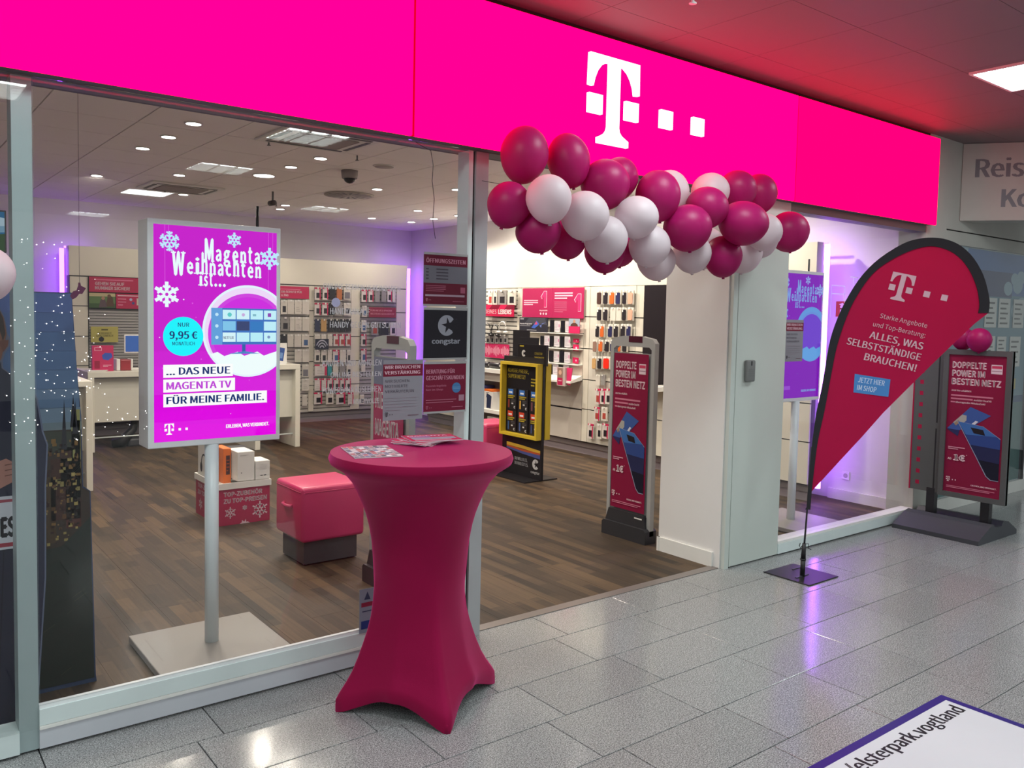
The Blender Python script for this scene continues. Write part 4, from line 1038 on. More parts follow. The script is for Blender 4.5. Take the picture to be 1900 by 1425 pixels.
glass_poster('job_poster', 5.42, 5.64, 1.445, 1.757, 'white job poster with magenta heading in the right display window', wir, y=.0305, frame=False)
t = thing('window_lettering', 'pale grey lettering stuck across the left display window', 'lettering', (2.0, -.0175, 1.3))
p = Print(FRONT(0, 0, -.0175)); c = '#b4b2b6'
for (s_, a, b_, h_, w_) in (('ONLINE TERMIN VEREINBAREN', 1.70, 1.852, .026, .41), ('HANDYANKAUF', 1.735, 1.735, .028, .21), ('HANDY GEGEN GUTSCHEIN', 1.735, 1.672, .028, .38),
    ('KAUFEN UND ABHOLEN', 1.70, 1.49, .028, .31), ('ONLINE BESTELLEN', 1.74, 1.437, .024, .27), ('POWERBANK AUSLEIHEN', 1.70, 1.362, .028, .31), ('KRAFTVOLLE', 1.86, 1.305, .025, .14)):
    Print(FRONT(0, 0, -.0175)).text(s_, a, b_, h_, c, w=w_, bold=.006).build(t, 'text_line')
p.disc(1.765, 1.79, .022, '#9a98b4', 20)
p.build(t, 'round_mark')
t = thing('window_sketch', 'thin white outline drawing on the right display window beside the violet strip', 'drawing', (5.9, .031, 1.5))
p = Print(FRONT(0, 0, .0308))
for a0, b0, a1, b1 in ((5.998, 2.03, 6.19, 2.036), (6.003, 1.966, 6.195, 1.972), (5.995, 1.778, 6.001, 2.026), (6.187, 1.901, 6.193, 2.033), (6.263, 2.106, 6.375, 2.112), (6.307, 2.042, 6.313, 2.106)): p.rect(a0, b0, a1, b1, '#ece6f2', False)
p.build(t, 'outline')

# ================================================================ SECURITY GATES
def gate(x, y0, y1, label, fade, flip=1):
    t = thing('security_gate', label, 'security gate', (x, (y0+y1)/2, 0), 'anti-theft gates at the shop door')
    Wg = y1-y0
    s = SIDE(y1, 0, x-.02)
    arc = lambda r_, z0, z1: [(r_+0*z0, z0), (Wg-r_, z0), (Wg-r_, z1), (Wg-r_*1.2-.02, z1+.012), (Wg*.7, z1+.022), (Wg*.3, z1+.022), (r_*1.2+.02, z1+.012), (r_, z1)]
    mb = MB()
    gm = mat('gate_grey', (.36, .36, .35), .45)
    outer = [(0, .06), (.035, .06), (.035, 1.50), (.06, 1.52), (Wg-.06, 1.52), (Wg-.035, 1.50), (Wg-.035, .06), (Wg, .06), (Wg, 1.55), (Wg-.03, 1.585), (Wg*.7, 1.603), (Wg*.3, 1.603), (.03, 1.585), (0, 1.55)]
    mb.prism(outer, s, -.045, 0, gm); mb.build('frame', t)
    mb = MB(); s.box(mb, .035, Wg-.035, .20, 1.47, -.03, -.008, mat('gate_panel', (.26, .265, .26), .4)); mb.build('panel', t)
    mb = MB(); s.box(mb, Wg*.42, Wg*.72, 1.555, 1.603, -.02, .003, ink('#4a1026')); mb.build('sticker', t, label='dark red sticker')
    bw = mat('gate_base', (.03, .03, .035), .4)
    mb = MB(); mb.prism([(0, 0), (Wg, 0), (Wg, .10), (Wg-.02, .115), (.02, .115), (0, .10)], s, -.075, .05, bw)
    mb.prism([(.015, .115), (Wg-.03, .115), (Wg-.05, .215), (.05, .215)], s, -.05, .025, bw); mb.build('base', t)
    ps = SIDE(y1-.05, .225, x-.0265)
    p = Print(ps)
    if not fade: power_poster(p, Wg-.105, 1.24)
    else:
        W, H = Wg-.105, 1.24
        p.rect(0, 0, W, H, '#a0335a').rect(0, H*.86, W, H, '#6c6f86', False)
        for s_, v, w_ in (('HIER IST', .74, .72), ('MAGENTA', .60, .8), ('ZUHAUSE', .46, .8)): p.text(s_, W*.06, H*v, H*.08, '#d7c4cc', w=W*w_, bold=.02)
        p.rect(W*.5, H*.26, W*.8, H*.38, '#9aa0ae').text('ERLEBEN, WAS VERBINDET.', W*.3, H*.12, H*.016, '#d7b4c0', w=W*.6)
    p.build(t, 'poster')
    mb = MB(); s.box(mb, Wg-.14, Wg-.06, .18, .19, .024, .027, WHITE); mb.build('badge', t)
gate(4.80, .735, 1.212, 'grey anti-theft gate with magenta phone poster left of the pillar', False)
gate(2.62, .70, 1.18, 'grey anti-theft gate behind the glass posters, behind the table', True)

# ================================================================ BLACK AND YELLOW LEAFLET STAND
t = thing('leaflet_stand', 'black leaflet stand with yellow frame inside the doorway', 'stand', (5.64, 3.4, 0))
MB().box(5.42, 5.87, 3.08, 3.74, 0, .012, BLACK).build('base_plate', t)
MB().box(5.625, 5.655, 3.06, 3.74, .012, 1.30, BLACK).build('back_board', t)
MB().box(5.627, 5.653, 3.02, 3.50, 1.22, 1.44, BLACK).build('top_card', t)
MB().box(5.66, 5.675, 3.20, 3.52, 1.22, 1.51, BLACK).build('top_card', t)
MB().box(5.68, 5.695, 3.38, 3.66, 1.22, 1.585, BLACK).build('top_card', t)
s = SIDE(3.715, .44, 5.60); mb = MB(); W, H = .645, .80
for a in ((0, W, 0, .03), (0, W, H-.03, H), (0, .03, .03, H-.03), (W-.03, W, .03, H-.03)): s.box(mb, a[0], a[1], a[2], a[3], -.025, .045, YEL)
mb.build('frame', t, label='yellow frame')
mb = MB(); s2 = SIDE(3.70, .44, 5.735); s2.box(mb, 0, .64, 0, .80, 0, .07, YEL); mb.build('rear_frame', t, label='yellow frame at the back')
MB().box(5.655, 5.668, 3.08, 3.70, .46, 1.22, BLACK).build('rear_board', t)
p = Print(SIDE(3.685, .47, 5.6245)); W, H = .585, .74; yl = '#a8962e'
p.rect(0, 0, W, H, '#17151a').text('KLASSE PREISE,', W*.04, H*.885, H*.055, yl, w=W*.62, bold=.01).text('SUPER NETZ!', W*.04, H*.80, H*.055, yl, w=W*.52, bold=.01)
p.poly([(W*.88, H*.86), (W*.97, H*.86), (W*.97, H*.93)], '#8c8a5a').bars(W*.73, H*.80, W*.16, H*.02, H*.045, 3, yl)
p.build(t, 'front_print')
p = Print(SIDE(3.68, .02, 5.6245))
p.poly([(.02, .30), (.3, .29), (.60, .275), (.60, .305), (.3, .325), (.02, .335)], '#c9a13a').poly([(.02, .285), (.3, .262), (.60, .258), (.60, .278), (.3, .285), (.02, .30)], '#b0502e').poly([(.02, .265), (.3, .235), (.60, .215), (.60, .258), (.3, .262), (.02, .285)], '#4d5590')
p.text('DU WILLST ES.', .17, .155, .034, '#8d8d90', w=.22, bold=.015).text('DU KRIEGST ES.', .17, .105, .034, '#8d8d90', w=.235, bold=.015)
p.congstar(.53, .15, .055, '#b4b4b6', '#17151a').text('congstar', .45, .05, .028, '#a4a4a6', w=.15)
p.build(t, 'base_print')
p = Print(SIDE(3.495, 1.22, 5.6265)); p.rect(.0, 0, .47, .215, '#17151a', False); p.text('CONGSTAR', .28, .115, .024, yl, w=.13).text('TARIFPAKETE', .28, .07, .024, yl, w=.16).congstar(.10, .12, .035, '#c4c4c6', '#17151a').rect(.03, .19, .10, .205, yl)
p.build(t, 'top_print')
n = 0
for r_ in range(2):
    for c_ in range(3):
        y = 3.655-.20*c_; z = .715 if r_ == 0 else .475
        L = thing('leaflet', '%s leaflet from left in the %s row of the yellow-framed stand, %s heading' % (ORD[c_], 'upper' if r_ == 0 else 'lower', 'blue' if r_ == 0 else 'orange'), 'leaflet', (5.61, y-.08, z), 'black leaflets in the yellow-framed stand')
        f_ = SIDE(y, z, 5.614)
        MB().prism([(0, 0), (.165, 0), (.165, .235), (0, .235)], f_, -.006, 0, BLACK).build('card', L)
        p = Print(f_); col = '#3f74bf' if r_ == 0 else '#c9452c'
        p.rect(.015, .165, .105, .225, col).rect(.03, .18, .09, .198, '#dfe4ec').bars(.015, .145, .12, .012, .02, 2, yl, .8)
        p.rect(.02, .02, .045, .11, ['#8a3b35', '#d0a040', '#7a4a52', '#3d5a8c', '#44588c', '#3c4a7c'][n], False).bars(.075, .105, .07, .006, .016, 3, '#5a5a5c', .6).rect(.08, .06, .11, .075, '#c4c4c6').congstar(.135, .03, .014, '#c4c4c6', '#17151a')
        p.build(L); n += 1

# ================================================================ POUFS, ACCESSORY BOX
def pouf(x0, y0, z1, label):
    t = thing('pouf', label, 'pouf', (x0+.237, y0+.23, 0))
    MB().bbox(x0, x0+.474, y0, y0+.46, .17, z1, MAG, .028, 4).build('cushion', t)
    MB().bbox(x0+.036, x0+.438, y0+.05, y0+.41, .008, .17, mat('pouf_plinth', (.075, .065, .07), .25), .003, 2).build('plinth', t)
    mb = MB()
    for a in (.06, .41):
        for b_ in (.08, .38): mb.lathe([(.015, 0), (.015, .009)], (x0+a, y0+b_, 0), BLACK, 10)
    mb.build('glides', t)
    mb = MB().tube([(x0-.002, y0+.30, .40), (x0-.018, y0+.285, .398), (x0-.02, y0+.23, .395), (x0-.018, y0+.175, .398), (x0-.002, y0+.16, .40)], .012, MAG, 8); mb.build('strap_handle', t)
    mb = MB(); 
    for a in (0, .474): mb.tube([(x0+a, y0+.02, z1-.035), (x0+a, y0+.44, z1-.035)], .003, MAG, 6)
    mb.tube([(x0+.02, y0, z1-.035), (x0+.454, y0, z1-.035)], .003, MAG, 6); mb.build('piping', t)
pouf(2.331, 1.629, .55, 'magenta leather cube pouf left of the bar table')
pouf(5.42, 3.78, .535, 'magenta leather pouf behind the yellow-framed leaflet stand')

t = thing('promo_box', 'magenta pallet box with white snowflakes behind the screen pole', 'box', (2.46, 3.33, 0))
pinkp = ink('#a81c4a')
MB().box(2.245, 2.668, 3.04, 3.62, 0, .295, pinkp).build('body', t)
mb = MB().box(2.235, 2.678, 3.03, 3.63, .295, .31, WHITE)
for a in ((2.235, 2.678, 3.03, 3.04), (2.235, 2.678, 3.62, 3.63), (2.235, 2.245, 3.04, 3.62), (2.668, 2.678, 3.04, 3.62)): mb.box(*a, .31, .345, WHITE)
mb.build('tray', t)
for f_, W in ((FRONT(2.245, 0, 3.04), .423), (SIDE(3.62, 0, 2.245), .58)):
    p = Print(f_)
    p.text('TOP-ZUBEHÖR', W*.09, .235, .034, '#d9bcc6', w=W*.76, bold=.02).text('ZU TOP-PREISEN', W*.09, .18, .034, '#d9bcc6', w=W*.85, bold=.02)
    p.flake(W*.22, .10, .048, '#d9bcc6', t=.003, kind=1).flake(W*.8, .10, .07, '#d9bcc6', t=.004, kind=1).flake(W*.50, .13, .02, '#d9bcc6', t=.002)
    p.poly([(W*.4, 0), (W*.6, 0), (W*.56, .012), (W*.53, .01), (W*.52, .035), (W*.49, .012), (W*.45, .03), (W*.44, .01)], '#d9bcc6')
    p.build(t, 'snowflake_print')
def carton(name, x0, x1, y0, y1, z0, z1, m, label, paint=None, cat='box', side=None, group='boxed accessories on the promo box'):
    t = thing(name, label, cat, ((x0+x1)/2, (y0+y1)/2, z0), group)
    MB().bbox(x0, x1, y0, y1, z0, z1, m, .002, 1).build('carton', t)
    if paint:
        p = Print(FRONT(x0, z0, y0)); paint(p, x1-x0, z1-z0); p.build(t)
    if side:
        p = Print(SIDE(y1, z0, x0)); side(p, y1-y0, z1-z0); p.build(t, 'side_print')
    return t
PW = mat('white_carton', (.72, .71, .68), .5)
PO = mat('orange_carton', (.75, .16, .02), .5)
def hp(p, W, H):
    cx_, cy_ = W*.55, H*.42
    P = []
    for i in range(17):
        a = PI*i/16; P.append((cx_+W*.26*math.cos(a), cy_+H*.30*math.sin(a)))
    for i in range(16, -1, -1):
        a = PI*i/16; P.append((cx_+W*.19*math.cos(a), cy_+H*.25*math.sin(a)))
    p.poly(P, '#26242a').disc(cx_-W*.23, cy_-H*.08, W*.1, '#1c1a20', 16, ry=H*.14, nd=False).disc(cx_+W*.23, cy_-H*.08, W*.1, '#1c1a20', 16, ry=H*.14)
carton('headphone_box', 2.25, 2.33, 3.30, 3.58, .311, .62, PW, 'white headphone box at the left of the promo box top', hp, side=hp)
def ob(p, W, H): p.rect(W*.35, H*.25, W*.85, H*.8, '#4a2a2c').bars(W*.42, H*.65, W*.35, H*.03, H*.1, 4, '#a8441c')
carton('orange_box', 2.335, 2.40, 3.20, 3.42, .311, .60, PO, 'orange accessory box beside the screen pole on the promo box', ob)
def wb(p, W, H): p.bars(W*.15, H*.88, W*.5, H*.008, H*.02, 2, '#8a8886', .7).disc(W*.22, H*.28, W*.03, '#2a2a2c', 10, ry=H*.02)
carton('white_box', 2.405, 2.545, 3.06, 3.30, .346, .585, PW, 'tall white carton in the middle of the promo box top', wb)
def cb(p, W, H): p.bars(W*.28, H*.78, W*.5, H*.012, H*.055, 6, '#b4b2ae', .8).rect(W*.32, H*.20, W*.50, H*.245, '#2a2a2c', False).rect(W*.55, H*.20, W*.74, H*.245, '#2a2a2c', False)
carton('white_cube_box', 2.552, 2.672, 3.05, 3.26, .346, .50, PW, 'small white cube carton at the right of the promo box top', cb)
def db(p, W, H): p.rect(W*.1, H*.1, W*.9, H*.9, '#2a2630')
carton('dark_box', 2.44, 2.62, 3.34, 3.58, .311, .56, mat('dark_carton', (.04, .04, .05), .5), 'dark accessory carton at the back of the promo box top')

# ================================================================ DESKS
DESK = mat('desk_white', (.66, .64, .56), .45)
def desk(x0, x1, y0, y1, h, th_, label, panel=True, rail=True):
    t = thing('service_desk', label, 'desk', ((x0+x1)/2, (y0+y1)/2, 0))
    MB().bbox(x0, x1, y0, y1, h-th_, h, DESK, .004, 1).build('top', t)
    for a in (x0, x1-th_): MB().bbox(a, a+th_, y0, y1, 0, h-th_, DESK, .003, 1).build('side_panel', t)
    if panel: MB().box(x0+th_, x1-th_, y0+.10, y0+.125, h*.36, h-th_-.02, mat('desk_panel', (.60, .585, .52), .5)).build('modesty_panel', t)
    if rail: MB().tube([(x0+th_, y0+.09, .16), (x1-th_, y0+.09, .16)], .009, ALU).build('foot_rail', t)
    return t
desk(2.115, 3.55, 7.25, 7.95, .965, .07, 'white service desk along the left, with the pink display box on it')
desk(3.85, 4.44, 6.48, 7.20, 1.06, .065, 'white service desk right of the big advert screen')
desk(1.05, 1.712, 4.98, 5.60, 1.045, .055, 'white service desk nearest the window, behind the castle backdrop')
t = thing('waste_cables', 'dark bundle of cables and a bag under the left service desk', 'cables', (2.55, 7.5, 0))
MB().tube([(2.45, 7.55, .05), (2.55, 7.5, .07), (2.68, 7.52, .22), (2.70, 7.55, .42), (2.69, 7.56, .62)], [.06, .07, .05, .035, .02], BLACK, 10).build('bundle', t)
MB().bbox(2.62, 2.80, 7.50, 7.70, 0, .10, DGREY, .02, 2).build('bag', t)
pk = ink('#c8285e')
def owl(p, W, H):
    p.rect(0, 0, W, H, '#c42a60').rect(W*.1, H*.80, W*.45, H*.93, '#e0a9bd').rect(W*.13, H*.82, W*.42, H*.91, '#c42a60', False).bars(W*.5, H*.22, W*.4, H*.02, H*.05, 2, '#e3b3c4')
    p.poly([(W*.45, H*.62), (W*.6, H*.72), (W*.9, H*.70), (W*.95, H*.55), (W*.75, H*.42), (W*.5, H*.46)], '#3a56b4').rect(W*.1, H*.1, W*.35, H*.4, '#94123c')
x = 2.29
carton('display_box', 2.185, 2.42, 6.95+.40, 6.95+.46, .966, 1.275, pk, 'pink display box with a blue shape standing on the left service desk', owl, group='things on the left service desk')
t = thing('payment_terminal', 'white and red desktop label printer on the left service desk', 'printer', (2.53, 7.45, .966))
MB().bbox(2.455, 2.50, 7.36, 7.55, .966, 1.11, WHITE, .01, 2).build('left_shell', t)
MB().bbox(2.50, 2.62, 7.36, 7.55, .966, 1.10, mat('dark_red_plastic', (.30, .02, .03), .4), .012, 2).build('body', t)
MB().bbox(2.62, 2.645, 7.36, 7.55, .966, 1.11, WHITE, .01, 2).build('right_shell', t)
t = thing('monitor', 'white-framed monitor on the left service desk beside the big screen', 'monitor', (2.73, 7.6, .966))
MB().bbox(2.60, 3.0, 7.60, 7.62, 1.17, 1.40, WHITE, .006, 2).build('bezel', t)
MB().box(2.615, 2.985, 7.597, 7.60, 1.185, 1.385, emit('monitor_glow', '#4a6fb8', .7)).build('screen', t)
MB().box(2.77, 2.83, 7.612, 7.63, .98, 1.19, WHITE).box(2.69, 2.91, 7.56, 7.70, .966, .98, WHITE).build('stand', t)
t = thing('paper_stack', 'stack of white papers at the left end of the service desk', 'papers', (2.15, 7.42, .966))
for k in range(4): MB().box(2.02+.01*k+.1, 2.02+.01*k+.30, 7.30, 7.48, .966+.004*k, .969+.004*k, PW).build('sheet', t)
t = thing('offer_card', 'white display card with a blue phone on the right service desk', 'card', (4.18, 6.55, 1.06))
MB().box(4.02, 4.29, 6.56, 6.575, 1.062, 1.33, PW).build('card', t)
MB().box(4.05, 4.26, 6.50, 6.64, 1.06, 1.063, PW).build('foot', t)
p = Print(FRONT(4.02, 1.062, 6.56)); p.poly([(.14, .05), (.22, .035), (.245, .20), (.165, .215)], '#2e4f94').poly([(.17, .08), (.21, .07), (.22, .14), (.185, .15)], '#6d8fc4').bars(.02, .23, .10, .012, .025, 2, '#b4b2ae'); p.build(t)
t = thing('wall_television', 'wall television high up at the left edge of the shop', 'television', (1.2, 9.0, 2.4))
MB().bbox(.55, 1.515, 9.0, 9.05, 2.41, 2.95, BLACK, .006, 2).build('bezel', t)
MB().box(.98, 1.1, 9.05, 9.11, 2.55, 2.8, DGREY).build('bracket', t)
p = Print(FRONT(.57, 2.43, 8.999), .001, .55); p.rect(0, 0, .925, .50, '#2f6f9c').poly([(0, .1), (.925, .22), (.925, .0), (0, 0)], '#3f5a3c').poly([(.2, .5), (.925, .30), (.925, .42), (.5, .5)], '#b9d4e4').rect(.68, .30, .80, .40, '#2a3fb4').poly([(.4, .2), (.925, .24), (.925, .32), (.45, .3)], '#7fa9c4'); p.build(t, 'picture')
t = thing('wall_socket', 'white wall socket low on the right shop wall', 'socket', (7.61, .775, .2))
MB().bbox(7.602, 7.613, .735, .815, .205, .285, WHITE, .003, 2).build('plate', t)
p = Print(SIDE(.815, .205, 7.602), .001); p.disc(.04, .04, .022, '#8d8a84').disc(.04, .04, .018, '#b4b1aa'); p.build(t, 'socket_ring')
t = thing('fire_sign', 'red fire extinguisher sign on the right shop wall behind the flag', 'sign', (7.61, .90, 1.80))
MB().box(7.608, 7.613, .84, .96, 1.80, 1.95, ink('#b3202a')).build('plate', t)
p = Print(SIDE(.96, 1.80, 7.608)); p.rect(.045, .02, .085, .095, '#e8dcd8').disc(.065, .095, .02, '#e8dcd8', 14).poly([(.03, .12), (.07, .135), (.09, .12), (.06, .11)], '#e8dcd8').rect(.045, .07, .085, .085, '#7a1c20'); p.build(t, 'pictogram')
t = thing('hanging_figure', 'small dark figure hanging in the left window, seen over the backdrop', 'figure', (.75, .35, 1.83))
MB().prism([(.71, 1.79), (.72, 1.775), (.735, 1.785), (.745, 1.80), (.757, 1.80), (.772, 1.825), (.752, 1.835), (.75, 1.848), (.742, 1.848), (.742, 1.835), (.735, 1.815), (.722, 1.81)], FRONT(0, 0, .35), -.004, 0, ink('#5a1040')).build('silhouette', t)
MB().tube([(.747, .352, 1.845), (.747, .352, 3.166)], .0008, DGREY, 5).build('thread', t)

# ================================================================ DISPLAY WALLS
LEDM = emit('violet_led', (0.34, 0.062, 1.0), LED)
PANELM = mat('display_panel', (.66, .63, .54), .55, spec=.3, var=.03)
SLAT = mat('slatwall_grey', (.36, .35, .34), .55)
def wallunit(name, label, cat, loc): return thing(name, label, cat, loc)
bw = wallunit('display_wall', 'cream accessory display wall along the back of the shop', 'shelving', (4.7, 8.7, 0))
MB().box(2.17, 7.24, 8.615, 8.78, .16, 2.53, DARKGAP).build('carcass', bw)
MB().box(2.165, 7.245, 8.595, 8.785, 2.145, 2.53, PANELM).build('header_panel', bw)
ZJ = [.165, .58, .955, 1.345, 1.745, 2.135]
def cols(parent, f_, a0, a1, zs=ZJ, m=PANELM, nm='panel'):
    for k in range(len(zs)-1):
        mb = MB(); f_.box(mb, a0+.004, a1-.004, zs[k]+.006, zs[k+1]-.006, -.02, 0, m); mb.build(nm, parent)
fb = FRONT(0, 0, 8.60)
for a0, a1 in ((2.17, 2.39), (5.50, 5.59), (6.22, 6.385), (7.05, 7.24)): cols(bw, fb, a0, a1)
def slats(parent, f_, a0, a1, z0, z1, m=SLAT, pitch=.038):
    mb = MB(); z = z0
    f_.box(mb, a0, a1, z0, z1, -.02, -.012, mat('slat_groove', (.15, .145, .14), .7))
    while z+pitch*.72 < z1: 
        f_.box(mb, a0, a1, z, z+pitch*.72, -.0115, -.002, m); z += pitch
    o = mb.build('slat_board', parent, kind='stuff'); return o
slats(bw, fb, 2.40, 5.0, .94, 1.71, SLAT)
cols(bw, fb, 2.40, 3.7, [.165, .58, .94], mat('dark_panel', (.10, .09, .095), .5))
cols(bw, fb, 3.7, 5.0, [.165, .58, .94])
slats(bw, fb, 5.0, 5.50, .165, 2.135, mat('pale_slat', (.52, .50, .45), .6), .06)
slats(bw, fb, 5.59, 6.22, .165, 2.135, mat('pale_slat', (.52, .50, .45), .6), .06)
slats(bw, fb, 6.385, 7.05, .165, 2.135, SLAT, .06)
MB().box(2.2, 7.2, 8.66, 8.78, 0, .085, mat('plinth_light', (.27, .23, .25), .5)).build('plinth', bw)
MB().box(2.19, 7.22, 8.645, 8.78, .088, .16, TAUPE).build('plinth_rail', bw)
for x in (2.125, 7.43): MB().tube([(x, 8.86, .12), (x, 8.86, 2.50)], .028, LEDM, 8).build('led_strip', bw, label='glowing violet light strip')
MB().tube([(2.15, 8.83, 2.52), (2.42, 8.83, 2.52)], .012, LEDM, 8).build('led_strip', bw, label='glowing violet light strip')
MB().tube([(6.95, 8.83, 2.52), (7.27, 8.83, 2.52)], .012, LEDM, 8).build('led_strip', bw, label='glowing violet light strip')

rw = wallunit('display_wall', 'cream phone and accessory display wall along the right side of the shop', 'shelving', (7.3, 4.5, 0))
MB().box(7.215, 7.30, .945, 7.9, .16, 2.50, DARKGAP).build('carcass', rw)
MB().box(7.195, 7.305, .93, 7.91, 2.125, 2.505, PANELM).build('header_panel', rw)
fs_ = SIDE(0, 0, 7.20)        # u = -y
for y0, y1 in ((.935, 1.80), (1.80, 2.66), (3.115, 3.27), (4.06, 4.165), (5.435, 5.53), (7.0, 7.9)): cols(rw, fs_, -y1, -y0)
cols(rw, fs_, -4.06, -3.27, [.165, .58, .955, 1.345, 1.745, 2.135], mat('pale_slat2', (.60, .58, .51), .6))
cols(rw, fs_, -3.115, -2.66, [.165, .58, .93])
MB().box(7.16, 7.20, 2.672, 3.112, 1.0, 2.12, mat('black_gloss_panel', (.012, .009, .012), .35)).build('black_panel', rw, label='tall black panel')
for z0, z1 in ((.165, .56), (.57, .93)): cols(rw, fs_, -5.435, -4.165, [z0, z1], mat('cabinet_front', (.50, .46, .41), .5), 'drawer_front')
cols(rw, fs_, -5.435, -4.165, [.95, 1.345, 1.53, 1.73, 2.135])
slats(rw, fs_, -7.0, -5.53, 1.0, 2.125, mat('pale_slat', (.52, .50, .45), .6), .06)
cols(rw, fs_, -7.0, -5.53, [.165, .35], m=TAUPE); cols(rw, fs_, -7.0, -5.53, [.43, .80], m=TAUPE)
MB().box(7.255, 7.30, .96, 7.88, 0, .085, mat('plinth_light', (.27, .23, .25), .5)).build('plinth', rw)
MB().box(7.24, 7.30, .95, 7.89, .088, .16, TAUPE).build('plinth_rail', rw)
for z in (1.53, 1.335, 1.14): 
    MB().box(7.12, 7.20, 4.17, 5.43, z-.012, z, WHITE).build('shelf', rw)
MB().add([(7.00, 4.17, .93), (7.00, 5.43, .93), (7.20, 5.43, 1.0), (7.20, 4.17, 1.0), (7.00, 4.17, .905), (7.00, 5.43, .905), (7.20, 5.43, .94), (7.20, 4.17, .94)], [(0, 3, 2, 1), (4, 5, 6, 7), (0, 1, 5, 4), (3, 7, 6, 2), (0, 4, 7, 3), (1, 2, 6, 5)], WHITE).build('slanted_shelf', rw)
MB().box(6.98, 7.20, 5.55, 6.98, .93, .985, WHITE).build('shelf', rw)
MB().box(7.02, 7.20, 5.55, 6.98, .81, .925, mat('cabinet_front', (.50, .46, .41), .5)).build('drawer', rw)
MB().box(6.98, 7.20, 5.55, 6.98, .36, .41, WHITE).build('shelf', rw)
MB().box(6.98, 7.20, 2.69, 3.10, .93, .98, WHITE).build('shelf', rw)
MB().tube([(7.365, .925, .12), (7.36, .925, 2.49)], .026, emit('violet_led_bright', (0.40, 0.10, 1.0), LED*1.5), 10).build('led_strip', rw, label='glowing violet light strip')
MB().tube([(7.40, .95, 2.50), (7.40, 1.4, 2.50)], .012, LEDM, 8).build('led_strip', rw, label='glowing violet light strip')
MB().tube([(7.42, 7.93, .12), (7.42, 7.93, 2.48)], .014, LEDM, 8).build('led_strip', rw, label='glowing violet light strip')

# ---------------------------------------------------------------- packs on hooks
PCOL = {'w': '#cfcac0', 'p': '#d3ccc8', 'k': '#232127', 'g': '#8f8c8a', 'o': '#b56a3c', 't': '#b8935c', 'n': '#2c3350', 'e': '#2f8f96'}
CASE = {'0': '#4a3431', '1': '#2a262b', '2': '#c8622c', '3': '#2b2c52', '4': '#d8a38c', '5': '#8d6f62', '6': '#c09a66', '7': '#e02c1c'}
CNAME = {'0': 'brown', '1': 'black', '2': 'orange', '3': 'navy blue', '4': 'pale pink', '5': 'taupe', '6': 'tan', '7': 'bright red'}
def desc(st):
    if st[0] == 'c': return 'white pack with %s phone case' % CNAME[st[1]]
    base = {'w': 'white blister pack', 'p': 'pink-topped white blister pack', 'k': 'black blister pack', 'g': 'grey blister pack', 'o': 'orange pack', 't': 'tan pack', 'n': 'navy pack', 'e': 'teal pack'}[st[0]]
    if len(st) > 1: base += {'k': ' with dark picture', 's': ' with grey print', 'b': ' with blue picture', 'g': ' with grey picture', 'r': ' with red picture', 't': ' with tan picture'}[st[1]]
    return base
PK = {}
def pmat(c): return ink(c, rough=.35)
def pack(f_, w_, h_, st, label, group):
    """f_: frame at the lower left corner of the pack's front"""
    base = f_.p(w_/2, 0, 0)
    t = thing('blister_pack', label, 'package', base, group)
    mb = MB(); f_.box(mb, .002, w_-.002, 0, h_*.86, -.018, 0, pmat(PCOL['w'] if st[0] == 'c' else PCOL[st[0]])); mb.build('carton', t)
    hc = '#c02455' if st[0] == 'p' else ('#d8d5cc' if st[0] in 'wc' else PCOL[st[0]])
    mb = MB(); f_.box(mb, .002, w_-.002, h_*.862, h_*.985, -.016, -.002, pmat(hc)); mb.build('header_card', t)
    mb = MB(); f_.box(mb, w_*.45, w_*.55, h_*.90, h_*.945, -.05, .012, WHITE); f_.box(mb, w_*.38, w_*.62, h_*.88, h_*1.0, .012, .016, WHITE); mb.build('hook', t)
    if st[0] == 'c':
        mb = MB(); r_ = w_*.10
        P = [(w_*.14, h_*.04+r_), (w_*.14+r_, h_*.04), (w_*.86-r_, h_*.04), (w_*.86, h_*.04+r_), (w_*.86, h_*.82-r_), (w_*.86-r_, h_*.82), (w_*.14+r_, h_*.82), (w_*.14, h_*.82-r_)]
        mb.prism(P, f_, .0005, .009, pmat(CASE[st[1]])); mb.build('phone_case', t)
        if st[1] in '123':
            mb = MB(); f_.box(mb, w_*.18, w_*.38, h_*.64, h_*.79, .0095, .0105, PW); mb.build('camera_label', t)
    elif len(st) > 1 or st[0] == 'p':
        s = st[1] if len(st) > 1 else 's'
        c = {'k': '#29262c', 's': '#9c9890', 'b': '#45628f', 'g': '#77757c', 'r': '#a8483f', 't': '#8f6a38'}[s]
        mb = MB()
        if s in 'kbrt': f_.box(mb, w_*.28, w_*.80, h_*.14, h_*.56, .0004, .0022, pmat(c))
        elif s == 'g': f_.box(mb, w_*.12, w_*.88, h_*.08, h_*.60, .0004, .0022, pmat(c))
        else:
            for k in range(3): f_.box(mb, w_*.2, w_*(.8-.1*k), h_*(.2+.13*k), h_*(.2+.13*k)+h_*.03, .0004, .0014, pmat(c))
        mb.build('picture', t)
        if st[0] == 'p':
            mb = MB(); f_.box(mb, w_*.80, w_*.985, h_*.02, h_*.84, .0004, .0012, pmat('#c02455')); mb.build('pink_edge', t)
